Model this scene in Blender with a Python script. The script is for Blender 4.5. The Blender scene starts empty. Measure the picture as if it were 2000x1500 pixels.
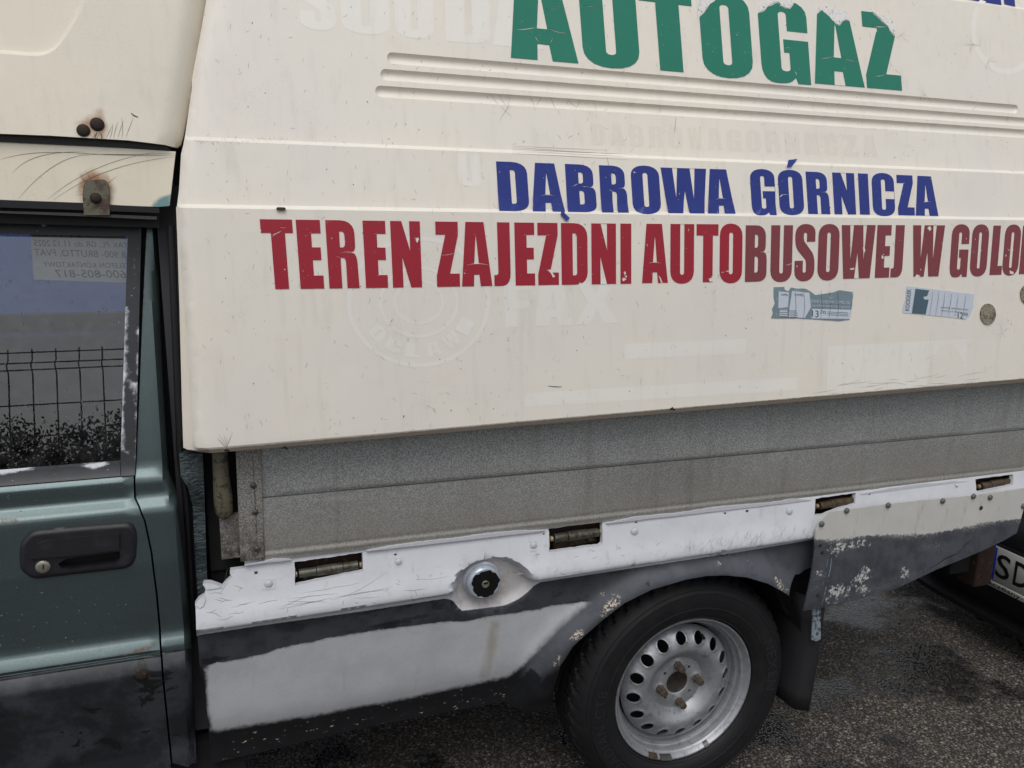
import bpy, bmesh, math, random
import numpy as np
from mathutils import Vector, Matrix, geometry, noise as mnoise

S = bpy.context.scene
COL = S.collection
R = math.radians
random.seed(7)

# ------------------------------------------------------------------ camera
CAM = np.array([0.0, -1.42992, 1.38440])
FWD = np.array([0.33263621, 0.91767533, -0.21731345])
RGT = np.array([0.94141155, -0.33671923, 0.01909058])
DWN = np.array([-0.05565467, -0.21093161, -0.97591517])
FPX = 1600.0
cd = bpy.data.cameras.new('camera'); cam = bpy.data.objects.new('camera', cd); COL.objects.link(cam)
cd.sensor_width = 36; cd.lens = 36*FPX/2000; cd.clip_start = .02; cd.clip_end = 2000
cam.matrix_world = Matrix(((RGT[0], -DWN[0], -FWD[0], CAM[0]), (RGT[1], -DWN[1], -FWD[1], CAM[1]),
                           (RGT[2], -DWN[2], -FWD[2], CAM[2]), (0, 0, 0, 1)))
S.camera = cam

# ------------------------------------------------------------------ sky, sun, exposure
SUN_EL, SUN_AZ = 58, 200          # sun high, behind and left of the photographer, behind cloud
w = bpy.data.worlds.new('World'); S.world = w; w.use_nodes = True
wn = w.node_tree; bg = wn.nodes['Background']
sky = wn.nodes.new('ShaderNodeTexSky'); sky.sky_type = 'NISHITA'; sky.sun_disc = False
sky.sun_elevation = R(SUN_EL); sky.sun_rotation = R(SUN_AZ); sky.air_density = 1.0; sky.dust_density = 1.5; sky.ozone_density = 1.0
hs = wn.nodes.new('ShaderNodeHueSaturation'); hs.inputs['Saturation'].default_value = .22      # overcast: grey sky
wn.links.new(sky.outputs[0], hs.inputs['Color']); wn.links.new(hs.outputs[0], bg.inputs[0])
bg.inputs[1].default_value = .12
sl = bpy.data.lights.new('sun', 'SUN'); sl.energy = .9; sl.angle = R(35); sl.color = (1, .97, .93)
so = bpy.data.objects.new('sun', sl); COL.objects.link(so)
az = R(SUN_AZ)
sd = Vector((math.sin(az)*math.cos(R(SUN_EL)), math.cos(az)*math.cos(R(SUN_EL)), math.sin(R(SUN_EL))))
so.rotation_euler = sd.to_track_quat('Z', 'Y').to_euler()
S.view_settings.view_transform = 'Standard'; S.view_settings.look = 'None'
S.view_settings.exposure = 0.32; S.view_settings.gamma = 1

# ------------------------------------------------------------------ geometry helpers
def ray(px):
    px = np.atleast_2d(np.asarray(px, float))
    u = (px[:, :1]-1000)/FPX; v = (px[:, 1:2]-750)/FPX
    return u*RGT + v*DWN + FWD

def bp(px, yf):
    """pixels -> world points on the surface Y = yf(X, Z)"""
    d = ray(px); Y = np.zeros(len(d))
    if not callable(yf):
        Y = np.full(len(d), float(yf)); t = (Y-CAM[1])/d[:, 1]; return CAM + d*t[:, None]
    for i in range(25):
        t = (Y-CAM[1])/d[:, 1]; P = CAM + d*t[:, None]
        Y = .5*Y + .5*yf(P[:, 0], P[:, 2])
    t = (Y-CAM[1])/d[:, 1]
    return CAM + d*t[:, None]

def bpx(px, X):
    d = ray(px); t = (X-CAM[0])/d[:, 0]; return CAM + d*t[:, None]

def proj(P):
    P = np.atleast_2d(P)-CAM; z = P@FWD
    return np.c_[1000+FPX*(P@RGT)/z, 750+FPX*(P@DWN)/z]

def inside(pts, poly):
    x, y = pts[:, 0], pts[:, 1]; p = np.asarray(poly, float); q = np.roll(p, -1, 0)
    r = np.zeros(len(pts), bool)
    for (x0, y0), (x1, y1) in zip(p, q):
        if y0 == y1: continue
        c = ((y0 > y) != (y1 > y)) & (x < (x1-x0)*(y-y0)/(y1-y0)+x0)
        r ^= c
    return r

def segdist(pts, poly, closed=True):
    p = np.asarray(poly, float); q = np.roll(p, -1, 0)
    if not closed: p, q = p[:-1], q[:-1]
    best = np.full(len(pts), 1e9)
    for a, b in zip(p, q):
        ab = b-a; L = (ab@ab) or 1e-12
        t = np.clip(((pts-a)@ab)/L, 0, 1)
        best = np.minimum(best, np.hypot(*(pts-(a+t[:, None]*ab)).T))
    return best

def sdist(pts, poly):
    d = segdist(pts, poly); return np.where(inside(pts, poly), d, -d)

def dens(poly, step, closed=True):
    out = []; n = len(poly)
    for i in range(n if closed else n-1):
        a = np.asarray(poly[i], float); b = np.asarray(poly[(i+1) % n], float)
        k = max(1, int(math.ceil(np.linalg.norm(b-a)/step)))
        for j in range(k): out.append(tuple(a+(b-a)*j/k))
    if not closed: out.append(tuple(poly[-1]))
    return out

def jag(poly, amp, step, seed, closed=True):
    out = []
    rr = random.Random(seed)
    for i, p in enumerate(dens(poly, step, closed)):
        v = mnoise.noise_vector(Vector((p[0]/step*.45+seed*7.1, p[1]/step*.45, seed)))
        out.append((p[0]+v.x*amp+rr.uniform(-.3, .3)*amp, p[1]+v.y*amp+rr.uniform(-.3, .3)*amp))
    return out

def tri2d(loops, cuts=(), extra=None):
    """CDT of loops[0] minus loops[1:] minus cuts -> (pts, tris)"""
    v = []; e = []
    for L in list(loops)+list(cuts):
        n0 = len(v); v += [Vector((float(p[0]), float(p[1]))) for p in L]
        e += [(n0+i, n0+(i+1) % len(L)) for i in range(len(L))]
    if extra is not None: v += [Vector((float(p[0]), float(p[1]))) for p in extra]
    r = geometry.delaunay_2d_cdt(v, e, [], 0, 1e-7)
    pts = np.array([(p.x, p.y) for p in r[0]]); tris = np.array([t for t in r[2] if len(t) == 3])
    c = pts[tris].mean(1)
    keep = inside(c, loops[0])
    for L in list(loops[1:])+list(cuts): keep &= ~inside(c, L)
    return pts, tris[keep]

def link(name, me, mat, parent):
    if mat is not None:
        for m in (mat if isinstance(mat, (list, tuple)) else [mat]): me.materials.append(m)
    o = bpy.data.objects.new(name, me); COL.objects.link(o)
    if parent is not None:
        o.parent = parent; o.matrix_parent_inverse = WORLD_INV[parent.name] if parent.name in WORLD_INV else Matrix()
    return o
WORLD_INV = {}

def meshobj(name, V, F, mat, parent, smooth=None):
    me = bpy.data.meshes.new(name); me.from_pydata([tuple(map(float, v)) for v in V], [], [tuple(int(i) for i in f) for f in F])
    me.update()
    if smooth is not None:
        me.polygons.foreach_set('use_smooth', [True]*len(me.polygons)); me.set_sharp_from_angle(angle=R(smooth))
    return link(name, me, mat, parent)

def empty(name, loc, label=None, cat=None, group=None):
    o = bpy.data.objects.new(name, None); COL.objects.link(o); o.location = loc
    o.empty_display_size = .1
    WORLD_INV[o.name] = Matrix.Translation(-Vector(loc))
    if label: o['label'] = label
    if cat: o['category'] = cat
    if group: o['group'] = group
    return o

def sheet(name, outer, yf, mat, parent, holes=(), step=.02, thick=.003, sdf=None, world=False, rows=(), off=0., smooth=38, cuts=(), dstep=None, grid2=None, avoid=None):
    f = (lambda X, Z: yf(X, Z)+off) if callable(yf) else (lambda X, Z: np.full(np.shape(X), float(yf)+off))
    def cv(L):
        if world: return [tuple(p) for p in L]
        P = bp(L, f); return [(p[0], p[2]) for p in P]
    o2 = cv(outer); hs_ = [cv(h) for h in holes]; cs = [cv(h) for h in cuts]
    extra = None
    if step:
        o2 = dens(o2, step); hs_ = [dens(h, step) for h in hs_]
        a = np.array(o2); lo, hi = a.min(0), a.max(0)
        zs = list(np.arange(lo[1]+step*.5, hi[1], step)); zs = [z for z in zs if all(abs(z-r) > step*.4 for r in rows)] + [r for r in rows if lo[1] < r < hi[1]]
        xs = np.arange(lo[0]+step*.5, hi[0], step)
        g = np.array([(x, z) for z in zs for x in xs], float).reshape(-1, 2)
        tol = np.full(len(g), step*.3)
        if grid2 is not None: g = np.vstack([g, grid2]); tol = np.r_[tol, np.full(len(grid2), .0025)]
        if avoid is not None and len(g):
            kk = avoid(g) | (tol < .003); g = g[kk]; tol = tol[kk]
        if len(g):
            k = inside(g, o2) & (segdist(g, o2) > tol)
            for h in hs_: k &= ~inside(g, h) & (segdist(g, h) > tol)
            extra = g[k]
    elif dstep: o2 = dens(o2, dstep); hs_ = [dens(h, dstep) for h in hs_]
    pts, tr = tri2d([o2]+hs_, cs, extra)
    used = np.unique(tr); remap = -np.ones(len(pts), int); remap[used] = np.arange(len(used)); pts = pts[used]; tr = remap[tr]
    Y = f(pts[:, 0], pts[:, 1]); V = np.c_[pts[:, 0], Y, pts[:, 1]]
    # orient towards -Y
    a, b, c = pts[tr[:, 0]], pts[tr[:, 1]], pts[tr[:, 2]]
    s_ = (b[:, 0]-a[:, 0])*(c[:, 1]-a[:, 1])-(b[:, 1]-a[:, 1])*(c[:, 0]-a[:, 0])
    tr[s_ < 0] = tr[s_ < 0][:, ::-1]
    F = [tuple(t) for t in tr]
    if thick:
        cnt = {}
        for t in F:
            for i in range(3):
                e = (t[i], t[(i+1) % 3]); cnt[e] = 1
        bd = [e for e in cnt if (e[1], e[0]) not in cnt]
        bv = {}; ext = []
        for e in bd:
            for i in e:
                if i not in bv: bv[i] = len(V)+len(ext); ext.append(V[i]+np.array([0, thick, 0]))
        if ext: V = np.vstack([V, ext])
        for a_, b_ in bd: F.append((b_, a_, bv[a_], bv[b_]))
    ob = meshobj(name, V, F, mat, parent, smooth)
    if sdf:
        q = proj(V)
        for k, poly in sdf.items():
            at = ob.data.attributes.new(k, 'FLOAT', 'POINT')
            polys = poly if isinstance(poly[0][0], (list, tuple)) else [poly]
            dd = np.max([sdist(q, p) for p in polys], axis=0)
            at.data.foreach_set('value', dd.astype(np.float32))
    return ob

def box(name, lo, hi, mat, parent, bev=0.0, seg=2, rotz=0):
    bm = bmesh.new(); bmesh.ops.create_cube(bm, size=1)
    lo, hi = Vector(lo), Vector(hi)
    for v in bm.verts: v.co = Vector(((lo[i]+hi[i])/2+v.co[i]*(hi[i]-lo[i]) for i in range(3)))
    if bev: bmesh.ops.bevel(bm, geom=bm.edges[:], offset=bev, segments=seg, profile=.5, affect='EDGES')
    if rotz: bmesh.ops.rotate(bm, verts=bm.verts, cent=(lo+hi)/2, matrix=Matrix.Rotation(rotz, 3, 'Z'))
    me = bpy.data.meshes.new(name); bm.to_mesh(me); bm.free()
    if bev:
        me.polygons.foreach_set('use_smooth', [True]*len(me.polygons)); me.set_sharp_from_angle(angle=R(50))
    return link(name, me, mat, parent)

def boxes(name, L, mat, parent, bev=0.0):
    bm = bmesh.new()
    for lo, hi in L:
        r = bmesh.ops.create_cube(bm, size=1); lo, hi = Vector(lo), Vector(hi)
        for v in r['verts']: v.co = Vector(((lo[i]+hi[i])/2+v.co[i]*(hi[i]-lo[i]) for i in range(3)))
    if bev: bmesh.ops.bevel(bm, geom=bm.edges[:], offset=bev, segments=2, profile=.5, affect='EDGES')
    me = bpy.data.meshes.new(name); bm.to_mesh(me); bm.free()
    return link(name, me, mat, parent)

def tube(name, pts, rad, mat, parent, n=10, cap=True):
    V = []; F = []; pts = [Vector(p) for p in pts]
    rs = rad if isinstance(rad, (list, tuple)) else [rad]*len(pts)
    for i, p in enumerate(pts):
        t = (pts[min(i+1, len(pts)-1)]-pts[max(i-1, 0)]).normalized()
        a = t.cross(Vector((0, 0, 1)));
        if a.length < .1: a = t.cross(Vector((0, 1, 0)))
        a.normalize(); b = t.cross(a)
        for k in range(n):
            th = 2*math.pi*k/n; V.append(p+(a*math.cos(th)+b*math.sin(th))*rs[i])
    for i in range(len(pts)-1):
        for k in range(n): F.append((i*n+k, i*n+(k+1) % n, (i+1)*n+(k+1) % n, (i+1)*n+k))
    if cap: F.append(tuple(range(n))[::-1]); F.append(tuple((len(pts)-1)*n+k for k in range(n)))
    o = meshobj(name, V, F, mat, parent, 50)
    return o

def lathe(name, prof, cen, mat, parent, n=96, smooth=35, ybase=0.):
    """prof: (r, y) pairs revolved about the Y axis through cen=(x,z)"""
    V = []; F = []
    for r, y in prof:
        for k in range(n):
            t = 2*math.pi*k/n; V.append((cen[0]+r*math.cos(t), y+ybase, cen[1]+r*math.sin(t)))
    for i in range(len(prof)-1):
        for k in range(n): F.append((i*n+k, (i+1)*n+k, (i+1)*n+(k+1) % n, i*n+(k+1) % n))
    return meshobj(name, V, F, mat, parent, smooth)

def ribbons(name, L, yf, mat, parent, off=-.0007):
    """L: list of (pixel polyline, half width in m, taper?)"""
    V = []; F = []
    f = (lambda X, Z: yf(X, Z)+off) if callable(yf) else yf+off
    allp = []; idx = []
    for poly, hw in L:
        idx.append((len(allp), len(poly), hw)); allp += list(poly)
    if not allp: return None
    W = bp(allp, f)
    for s0, n, hw in idx:
        P = W[s0:s0+n]; b0 = len(V)
        for i in range(n):
            t = P[min(i+1, n-1)]-P[max(i-1, 0)]; t = t/(np.linalg.norm(t)+1e-9)
            nn = np.array([-t[2], 0, t[0]]); h = hw*(.25+.75*math.sin(math.pi*(i+.3)/(n-.4))) if n > 2 else hw
            V += [P[i]+nn*h, P[i]-nn*h]
        for i in range(n-1): F.append((b0+2*i, b0+2*i+2, b0+2*i+3, b0+2*i+1))
    return meshobj(name, V, F, mat, parent)

def textmesh(s, shear=0., bold=0., spacing=1.):
    c = bpy.data.curves.new('t', 'FONT'); c.body = s; c.shear = shear; c.offset = bold; c.space_character = spacing; c.resolution_u = 3
    o = bpy.data.objects.new('t', c); COL.objects.link(o)
    me = o.evaluated_get(bpy.context.evaluated_depsgraph_get()).to_mesh()
    V = np.array([v.co[:2] for v in me.vertices]).reshape(-1, 2); F = [tuple(p.vertices) for p in me.polygons]
    o.to_mesh_clear(); bpy.data.objects.remove(o); bpy.data.curves.remove(c)
    return V, F

def quadmap(u, v, q):
    """u right 0..1, v down 0..1; q = TL TR BR BL"""
    q = np.asarray(q, float); u = np.asarray(u)[:, None]; v = np.asarray(v)[:, None]
    return (q[0]*(1-u)+q[1]*u)*(1-v)+(q[3]*(1-u)+q[2]*u)*v

def textquad(name, s, q, yf, mat, parent, off=-.001, shear=0., bold=0., mirror=False):
    V, F = textmesh(s, shear, bold)
    lo, hi = V.min(0), V.max(0); u = (V[:, 0]-lo[0])/(hi[0]-lo[0]); v = 1-(V[:, 1]-lo[1])/(hi[1]-lo[1])
    if mirror: u = 1-u
    px = quadmap(u, v, q)
    f = (lambda X, Z: yf(X, Z)+off) if callable(yf) else yf+off
    P = bp(px, f)
    return meshobj(name, P, F, mat, parent)

# ------------------------------------------------------------------ materials
class NB:
    def __init__(s, name):
        s.m = bpy.data.materials.new(name); s.m.use_nodes = True; s.t = s.m.node_tree
        s.b = s.t.nodes['Principled BSDF']; s.co = s.t.nodes.new('ShaderNodeTexCoord').outputs['Object']
    def n(s, typ, **k):
        x = s.t.nodes.new('ShaderNode'+typ)
        for a, v in k.items(): setattr(x, a, v)
        return x
    def put(s, sock, v):
        if isinstance(v, (int, float)): sock.default_value = v
        elif isinstance(v, (tuple, list)): sock.default_value = (*v, 1) if len(v) == 3 and sock.type == 'RGBA' else v
        else: s.t.links.new(v, sock)
    def noise(s, scale, detail=4, rough=.6, vec=None, dist=0., stretch=None):
        x = s.n('TexNoise'); s.put(x.inputs['Scale'], scale); s.put(x.inputs['Detail'], detail); s.put(x.inputs['Roughness'], rough); s.put(x.inputs['Distortion'], dist)
        v = vec or s.co
        if stretch:
            mp = s.n('Mapping'); mp.inputs['Scale'].default_value = stretch; s.t.links.new(v, mp.inputs[0]); v = mp.outputs[0]
        s.t.links.new(v, x.inputs['Vector']); return x.outputs[0]
    def vor(s, scale, feature='F1', out=0):
        x = s.n('TexVoronoi', feature=feature); s.put(x.inputs['Scale'], scale); s.t.links.new(s.co, x.inputs['Vector']); return x.outputs[out]
    def ma(s, op, a, b=0., clamp=False):
        x = s.n('Math', operation=op, use_clamp=clamp); s.put(x.inputs[0], a); s.put(x.inputs[1], b); return x.outputs[0]
    def ss(s, v, lo, hi):
        x = s.n('MapRange', interpolation_type='SMOOTHSTEP'); s.put(x.inputs[0], v); s.put(x.inputs[1], lo); s.put(x.inputs[2], hi); return x.outputs[0]
    def mix(s, f, a, b, mode='MIX'):
        x = s.n('Mix', data_type='RGBA', blend_type=mode); s.put(x.inputs[0], f); s.put(x.inputs[6], a); s.put(x.inputs[7], b); return x.outputs[2]
    def mixf(s, f, a, b):
        x = s.n('Mix', data_type='FLOAT'); s.put(x.inputs[0], f); s.put(x.inputs[2], a); s.put(x.inputs[3], b); return x.outputs[0]
    def attr(s, name): return s.n('Attribute', attribute_name=name).outputs['Fac']
    def sep(s, i):
        x = s.n('SeparateXYZ'); s.t.links.new(s.co, x.inputs[0]); return x.outputs[i]
    def bump(s, h, strength=.3, dist=.002, prev=None):
        x = s.n('Bump'); s.put(x.inputs['Strength'], strength); s.put(x.inputs['Distance'], dist); s.put(x.inputs['Height'], h)
        if prev is not None: s.t.links.new(prev, x.inputs['Normal'])
        return x.outputs[0]
    def out(s, col=None, rough=None, metal=None, normal=None, coat=None, spec=None):
        if col is not None: s.put(s.b.inputs['Base Color'], col)
        if rough is not None: s.put(s.b.inputs['Roughness'], rough)
        if metal is not None: s.put(s.b.inputs['Metallic'], metal)
        if normal is not None: s.put(s.b.inputs['Normal'], normal)
        if coat is not None: s.put(s.b.inputs['Coat Weight'], coat); s.b.inputs['Coat Roughness'].default_value = .12
        if spec is not None: s.put(s.b.inputs['Specular IOR Level'], spec)
        return s.m

def lin(r, g, b):
    return tuple(((c/255)/12.92 if c/255 <= .04045 else ((c/255+.055)/1.055)**2.4) for c in (r, g, b))

def edge(N, sd, amp=6., scale=60., soft=1.5, detail=6):
    nz = N.ma('MULTIPLY', N.ma('SUBTRACT', N.noise(scale, detail, .7), .5), amp*2)
    return N.ss(N.ma('ADD', sd, nz), -soft, soft)

def simple(name, col, rough=.5, metal=0., var=.12, vs=30., bumpS=0., bs=200., coat=None, spec=None, dirt=None, ds=12., dthr=(.5, .75), damt=.6):
    N = NB(name)
    k = N.noise(vs, 5, .65)
    c = N.mix(k, tuple(x*(1-var*1.6) for x in col), tuple(min(1, x*(1+var*1.2)) for x in col))
    if dirt:
        d = N.ma('MULTIPLY', N.ss(N.noise(ds, 8, .7), *dthr), damt); c = N.mix(d, c, dirt)
    nm = N.bump(N.noise(bs, 3), bumpS, .001) if bumpS else None
    r = N.mixf(k, max(.05, rough-.08), min(1, rough+.1))
    return N.out(c, r, metal, nm, coat, spec)

def cream(name, base, extra=None):
    N = NB(name)
    big = N.noise(2.2, 4, .55); mid = N.noise(14, 6, .65); fine = N.noise(420, 2, .5)
    c = N.mix(N.ss(big, .35, .68), base, tuple(b*m for b, m in zip(base, (.945, .95, .985))))
    c = N.mix(N.ma('MULTIPLY', N.ss(N.noise(3.1, 4, .6), .45, .75), .5), c, tuple(b*m for b, m in zip(base, (.99, .968, .955))))
    c = N.mix(N.ma('MULTIPLY', N.ss(mid, .5, .75), .13), c, tuple(b*.72 for b in base))
    st = N.noise(9, 5, .6, stretch=(6, 6, .5))
    c = N.mix(N.ma('MULTIPLY', N.ss(st, .50, .78), .12), c, lin(150, 142, 126))
    sp = N.ma('MULTIPLY', N.ss(N.noise(900, 1, .5), .66, .74), N.ss(N.noise(7, 3), .45, .7))
    c = N.mix(N.ma('MULTIPLY', sp, .5), c, lin(110, 104, 98))
    if extra: c = extra(N, c)
    nm = N.bump(N.noise(650, 2, .5), .10, .0008)
    nm = N.bump(N.noise(4, 3), .16, .014, nm)
    return N.out(c, N.mixf(big, .30, .58), 0., nm, spec=.5)

M = {}
CREAM = lin(235, 228, 215)
def lip_extra(N, c):
    k = edge(N, N.attr('lip'), 2.5, 90, 1.2)
    return N.mix(N.ma('MULTIPLY', k, .8), c, lin(122, 106, 88))
M['canopy'] = cream('canopy_cream_paint', CREAM, lip_extra)
M['shell'] = cream('canopy_shell_cream_paint', CREAM)
def fair_extra(N, c):
    blis = N.ss(N.noise(260, 2, .4), .62, .7)
    return N.mix(N.ma('MULTIPLY', blis, .12), c, lin(180, 168, 150))
M['fairing'] = cream('fairing_cream_paint', lin(226, 218, 200), fair_extra)
def rust_extra(N, c):
    d = N.attr('rust'); k = edge(N, d, 9, 60, 10)
    c = N.mix(N.ma('MULTIPLY', k, .9), c, lin(148, 88, 38))
    g = edge(N, N.attr('green'), 4, 120, 4)
    return N.mix(g, c, lin(105, 140, 140))
M['gutter'] = cream('gutter_panel_cream_paint', lin(226, 217, 196), rust_extra)
def frust_extra(N, c):
    d = N.attr('rust'); k = edge(N, d, 7, 70, 9)
    c = fair_extra(N, c)
    return N.mix(N.ma('MULTIPLY', k, .85), c, lin(150, 92, 44))
M['fairing'] = cream('fairing_cream_paint', lin(226, 218, 200), frust_extra)

def vinyl(name, col, rough=.38):
    N = NB(name)
    k = N.noise(9, 4)
    c = N.mix(k, tuple(x*.92 for x in col), tuple(x*1.08+.004 for x in col))
    c = N.mix(N.ma('MULTIPLY', N.ss(N.noise(35, 7, .75), .62, .75), .22), c, lin(200, 190, 182))
    sp = N.ss(N.noise(260, 2, .5), .74, .77)
    c = N.mix(N.ma('MULTIPLY', sp, .8), c, CREAM)
    return N.out(c, N.mixf(k, rough-.06, rough+.12), 0., N.bump(N.noise(40, 3), .05, .002), spec=.4)
M['red'] = vinyl('red_vinyl', lin(158, 30, 48)); M['faded'] = vinyl('faded_red_vinyl', lin(128, 60, 66), .5)
M['blue'] = vinyl('blue_vinyl', lin(30, 48, 128)); M['green'] = vinyl('green_vinyl', lin(28, 120, 98), .34)
M['ghost'] = cream('ghost_lettering_trace', lin(239, 234, 224))
M['ghostd'] = cream('ghost_lettering_dull_trace', lin(230, 222, 208))  # slightly darker trace of lettering taken off
M['paper_rest'] = simple('torn_backing_paper', lin(232, 230, 226), .9, 0, .12, 150, .6, 500, dirt=lin(90, 84, 84), ds=160, dthr=(.56, .64), damt=.8)
M['crack'] = simple('hairline_crack_dirt', lin(96, 86, 76), .9)
M['crackl'] = simple('fine_scratch_dirt', lin(158, 150, 142), .9)
M['darkcrack'] = simple('dark_crack', lin(40, 36, 34), .9)

def mk_alu():
    N = NB('weathered_aluminium_board')
    a = N.noise(330, 3, .75); b = N.noise(9, 5, .6); f = N.noise(900, 1, .5)
    c = N.mix(N.ss(a, .36, .66), lin(126, 127, 126), lin(184, 185, 184))
    c = N.mix(N.ma('MULTIPLY', N.ss(f, .55, .75), .5), c, lin(188, 188, 184))
    z = N.sep(2)
    low = N.ss(N.ma('ADD', z, N.ma('MULTIPLY', N.ma('SUBTRACT', b, .5), .14)), .90, .73)
    c = N.mix(N.ma('MULTIPLY', low, .55), c, lin(138, 131, 118))
    c = N.mix(N.ma('MULTIPLY', N.ss(N.noise(28, 6, .7), .56, .8), .35), c, lin(80, 78, 72))
    c = N.mix(N.ma('MULTIPLY', N.ss(N.noise(7, 6, .65, stretch=(5, 5, .35)), .5, .75), .24), c, lin(96, 92, 84))
    c = N.mix(N.ma('MULTIPLY', N.ss(N.noise(5, 7, .7, stretch=(.5, 1, 6)), .58, .7), .3), c, lin(178, 178, 176))
    nb = N.bump(N.noise(6, 3), .25, .012, N.bump(a, .15, .0006))
    return N.out(c, N.mixf(b, .42, .66), .3, nb, spec=.4)
M['alu'] = mk_alu()
def mk_alud():
    N = NB('dirty_aluminium_post')
    a = N.noise(330, 3, .75)
    c = N.mix(N.ss(a, .36, .66), lin(98, 96, 92), lin(170, 167, 160))
    z = N.sep(2); low = N.ss(z, .84, .72)
    c = N.mix(N.ma('MULTIPLY', low, N.ss(N.noise(60, 6, .7), .35, .6)), c, lin(58, 48, 38))
    c = N.mix(N.ma('MULTIPLY', N.ss(N.noise(20, 6, .7), .5, .75), .45), c, lin(92, 84, 70))
    return N.out(c, .6, .2, N.bump(a, .15, .0006))
M['alud'] = mk_alud()

def mk_bed():
    N = NB('bed_side_patched_paint')
    WH = lin(199, 201, 206); LG = lin(184, 185, 188); GR = lin(60, 62, 68); GF = lin(84, 87, 94); BK = lin(24, 25, 28)
    m1 = N.noise(11, 6, .65)
    lg = N.mix(N.ss(m1, .35, .7), LG, tuple(c*.86 for c in LG))
    lg = N.mix(N.ma('MULTIPLY', N.ss(N.noise(7, 5, .6, stretch=(5, 5, .5)), .6, .8), .35), lg, lin(132, 122, 104))
    gr = N.mix(N.ss(N.noise(13, 6, .7), .4, .62), tuple(c*1.12 for c in GR), tuple(c*.62 for c in GR))
    gr = N.mix(N.ma('MULTIPLY', N.ss(N.noise(26, 7, .68, dist=.6, stretch=(.6, 1, 1.6)), .56, .60), .85), gr, lin(40, 42, 48))
    flakes = N.ma('MULTIPLY', N.ss(N.noise(330, 3, .6), .58, .61), N.ss(N.noise(26, 3, .5), .55, .62))
    gr = N.mix(N.ma('MULTIPLY', flakes, N.ss(N.attr('sd_chip'), -8, 2)), gr, lin(214, 200, 184))
    sm = edge(N, N.attr('sd_smear'), 7, 90, 2.0, 8)
    gr = N.mix(N.ma('MULTIPLY', sm, .9), gr, lin(26, 27, 31))
    fk = N.ma('MULTIPLY', edge(N, N.attr('sd_fleck'), 12, 110, 3, 6), N.ss(N.noise(240, 4, .65), .5, .53))
    gr = N.mix(fk, gr, lin(214, 198, 180))
    gf = N.mix(N.ss(N.noise(17, 6, .7), .4, .64), GF, tuple(c*.72 for c in GF)); gf = N.mix(N.ma('MULTIPLY', sm, .9), gf, lin(26, 27, 31)); gf = N.mix(fk, gf, lin(214, 198, 180))
    bk = N.mix(N.ss(N.noise(16, 5), .4, .7), BK, tuple(c*1.6 for c in BK))
    chips = N.ma('MULTIPLY', N.ss(N.noise(110, 4, .6, stretch=(.6, 1, 1.4)), .655, .67), N.ss(N.attr('sd_rock'), -4, 4))
    bk = N.mix(chips, bk, lin(206, 196, 176))
    wh = N.mix(N.ss(m1, .4, .72), WH, tuple(c*.9 for c in WH))
    wh = N.mix(N.ma('MULTIPLY', N.ss(N.noise(45, 8, .78), .56, .68), .34), wh, lin(158, 157, 156))
    wh = N.mix(N.ma('MULTIPLY', N.ss(N.noise(8, 5, .6, stretch=(5, 5, .5)), .58, .78), .25), wh, lin(146, 138, 126))
    rec = N.ss(N.attr('sd_fill'), -4, 10)
    wh = N.mix(N.ma('MULTIPLY', rec, .55), wh, lin(176, 168, 164))
    rs = N.ma('MULTIPLY', N.ss(N.attr('sd_rust'), -16, 6), N.ss(N.noise(120, 5, .7), .4, .6))
    wh = N.mix(N.ma('MULTIPLY', rs, .28), wh, lin(124, 84, 52))
    lg = N.mix(N.ma('MULTIPLY', N.ss(N.ma('ADD', N.attr('sd_streak'), N.ma('MULTIPLY', N.noise(30, 4), 8)), -6, 8), .5), lg, lin(138, 126, 102))
    lg = N.mix(N.ma('MULTIPLY', N.ss(N.noise(380, 2, .5), .64, .72), .35), lg, lin(96, 96, 98))
    c = bk
    c = N.mix(edge(N, N.attr('sd_light'), 7, 60, 5, 8), c, lg)
    c = N.mix(edge(N, N.attr('sd_grey'), 4, 90, 1.0, 8), c, gr)
    c = N.mix(edge(N, N.attr('sd_spray'), 9, 34, 12, 6), c, gf)
    c = N.mix(edge(N, N.attr('sd_white'), 1.2, 160, .8, 6), c, wh)
    isw = N.attr('sd_white')
    nm = N.bump(N.noise(300, 4, .6), .12, .001)
    crk = N.vor(26, 'DISTANCE_TO_EDGE')
    return N.out(c, N.mixf(m1, .42, .62), 0., nm, spec=.4)
M['bed'] = mk_bed()
def mk_skirt():
    N = NB('rear_skirt_patched_paint')
    cr = N.mix(N.noise(12, 6, .7), lin(208, 207, 202), lin(184, 182, 175))
    cr = N.mix(N.ma('MULTIPLY', N.ss(N.noise(9, 6, .7, stretch=(5, 5, .7)), .56, .74), .6), cr, lin(128, 112, 84))
    gr = N.mix(N.ss(N.noise(20, 6, .7), .38, .66), lin(80, 83, 90), lin(62, 65, 71))
    fl = N.ma('MULTIPLY', N.ss(N.noise(150, 6, .68), .45, .47), edge(N, N.attr('sd_flake'), 26, 90, 3, 8))
    gr = N.mix(fl, gr, lin(204, 203, 200))
    rub = N.ma('MULTIPLY', N.ss(N.noise(420, 3, .6), .5, .62), edge(N, N.attr('sd_rub'), 16, 26, 14, 4))
    gr = N.mix(N.ma('MULTIPLY', rub, .55), gr, lin(170, 172, 174))
    m = N.ma('MAXIMUM', edge(N, N.attr('sd_cream'), 10, 85, 2.0, 10), N.ma('MULTIPLY', edge(N, N.attr('sd_cream'), 26, 260, 9, 4), N.ss(N.noise(5, 3), .42, .6)))
    c = N.mix(m, gr, cr)
    return N.out(c, .5, 0., N.bump(N.noise(300, 3), .1, .001), spec=.4)
M['skirt'] = mk_skirt()

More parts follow.
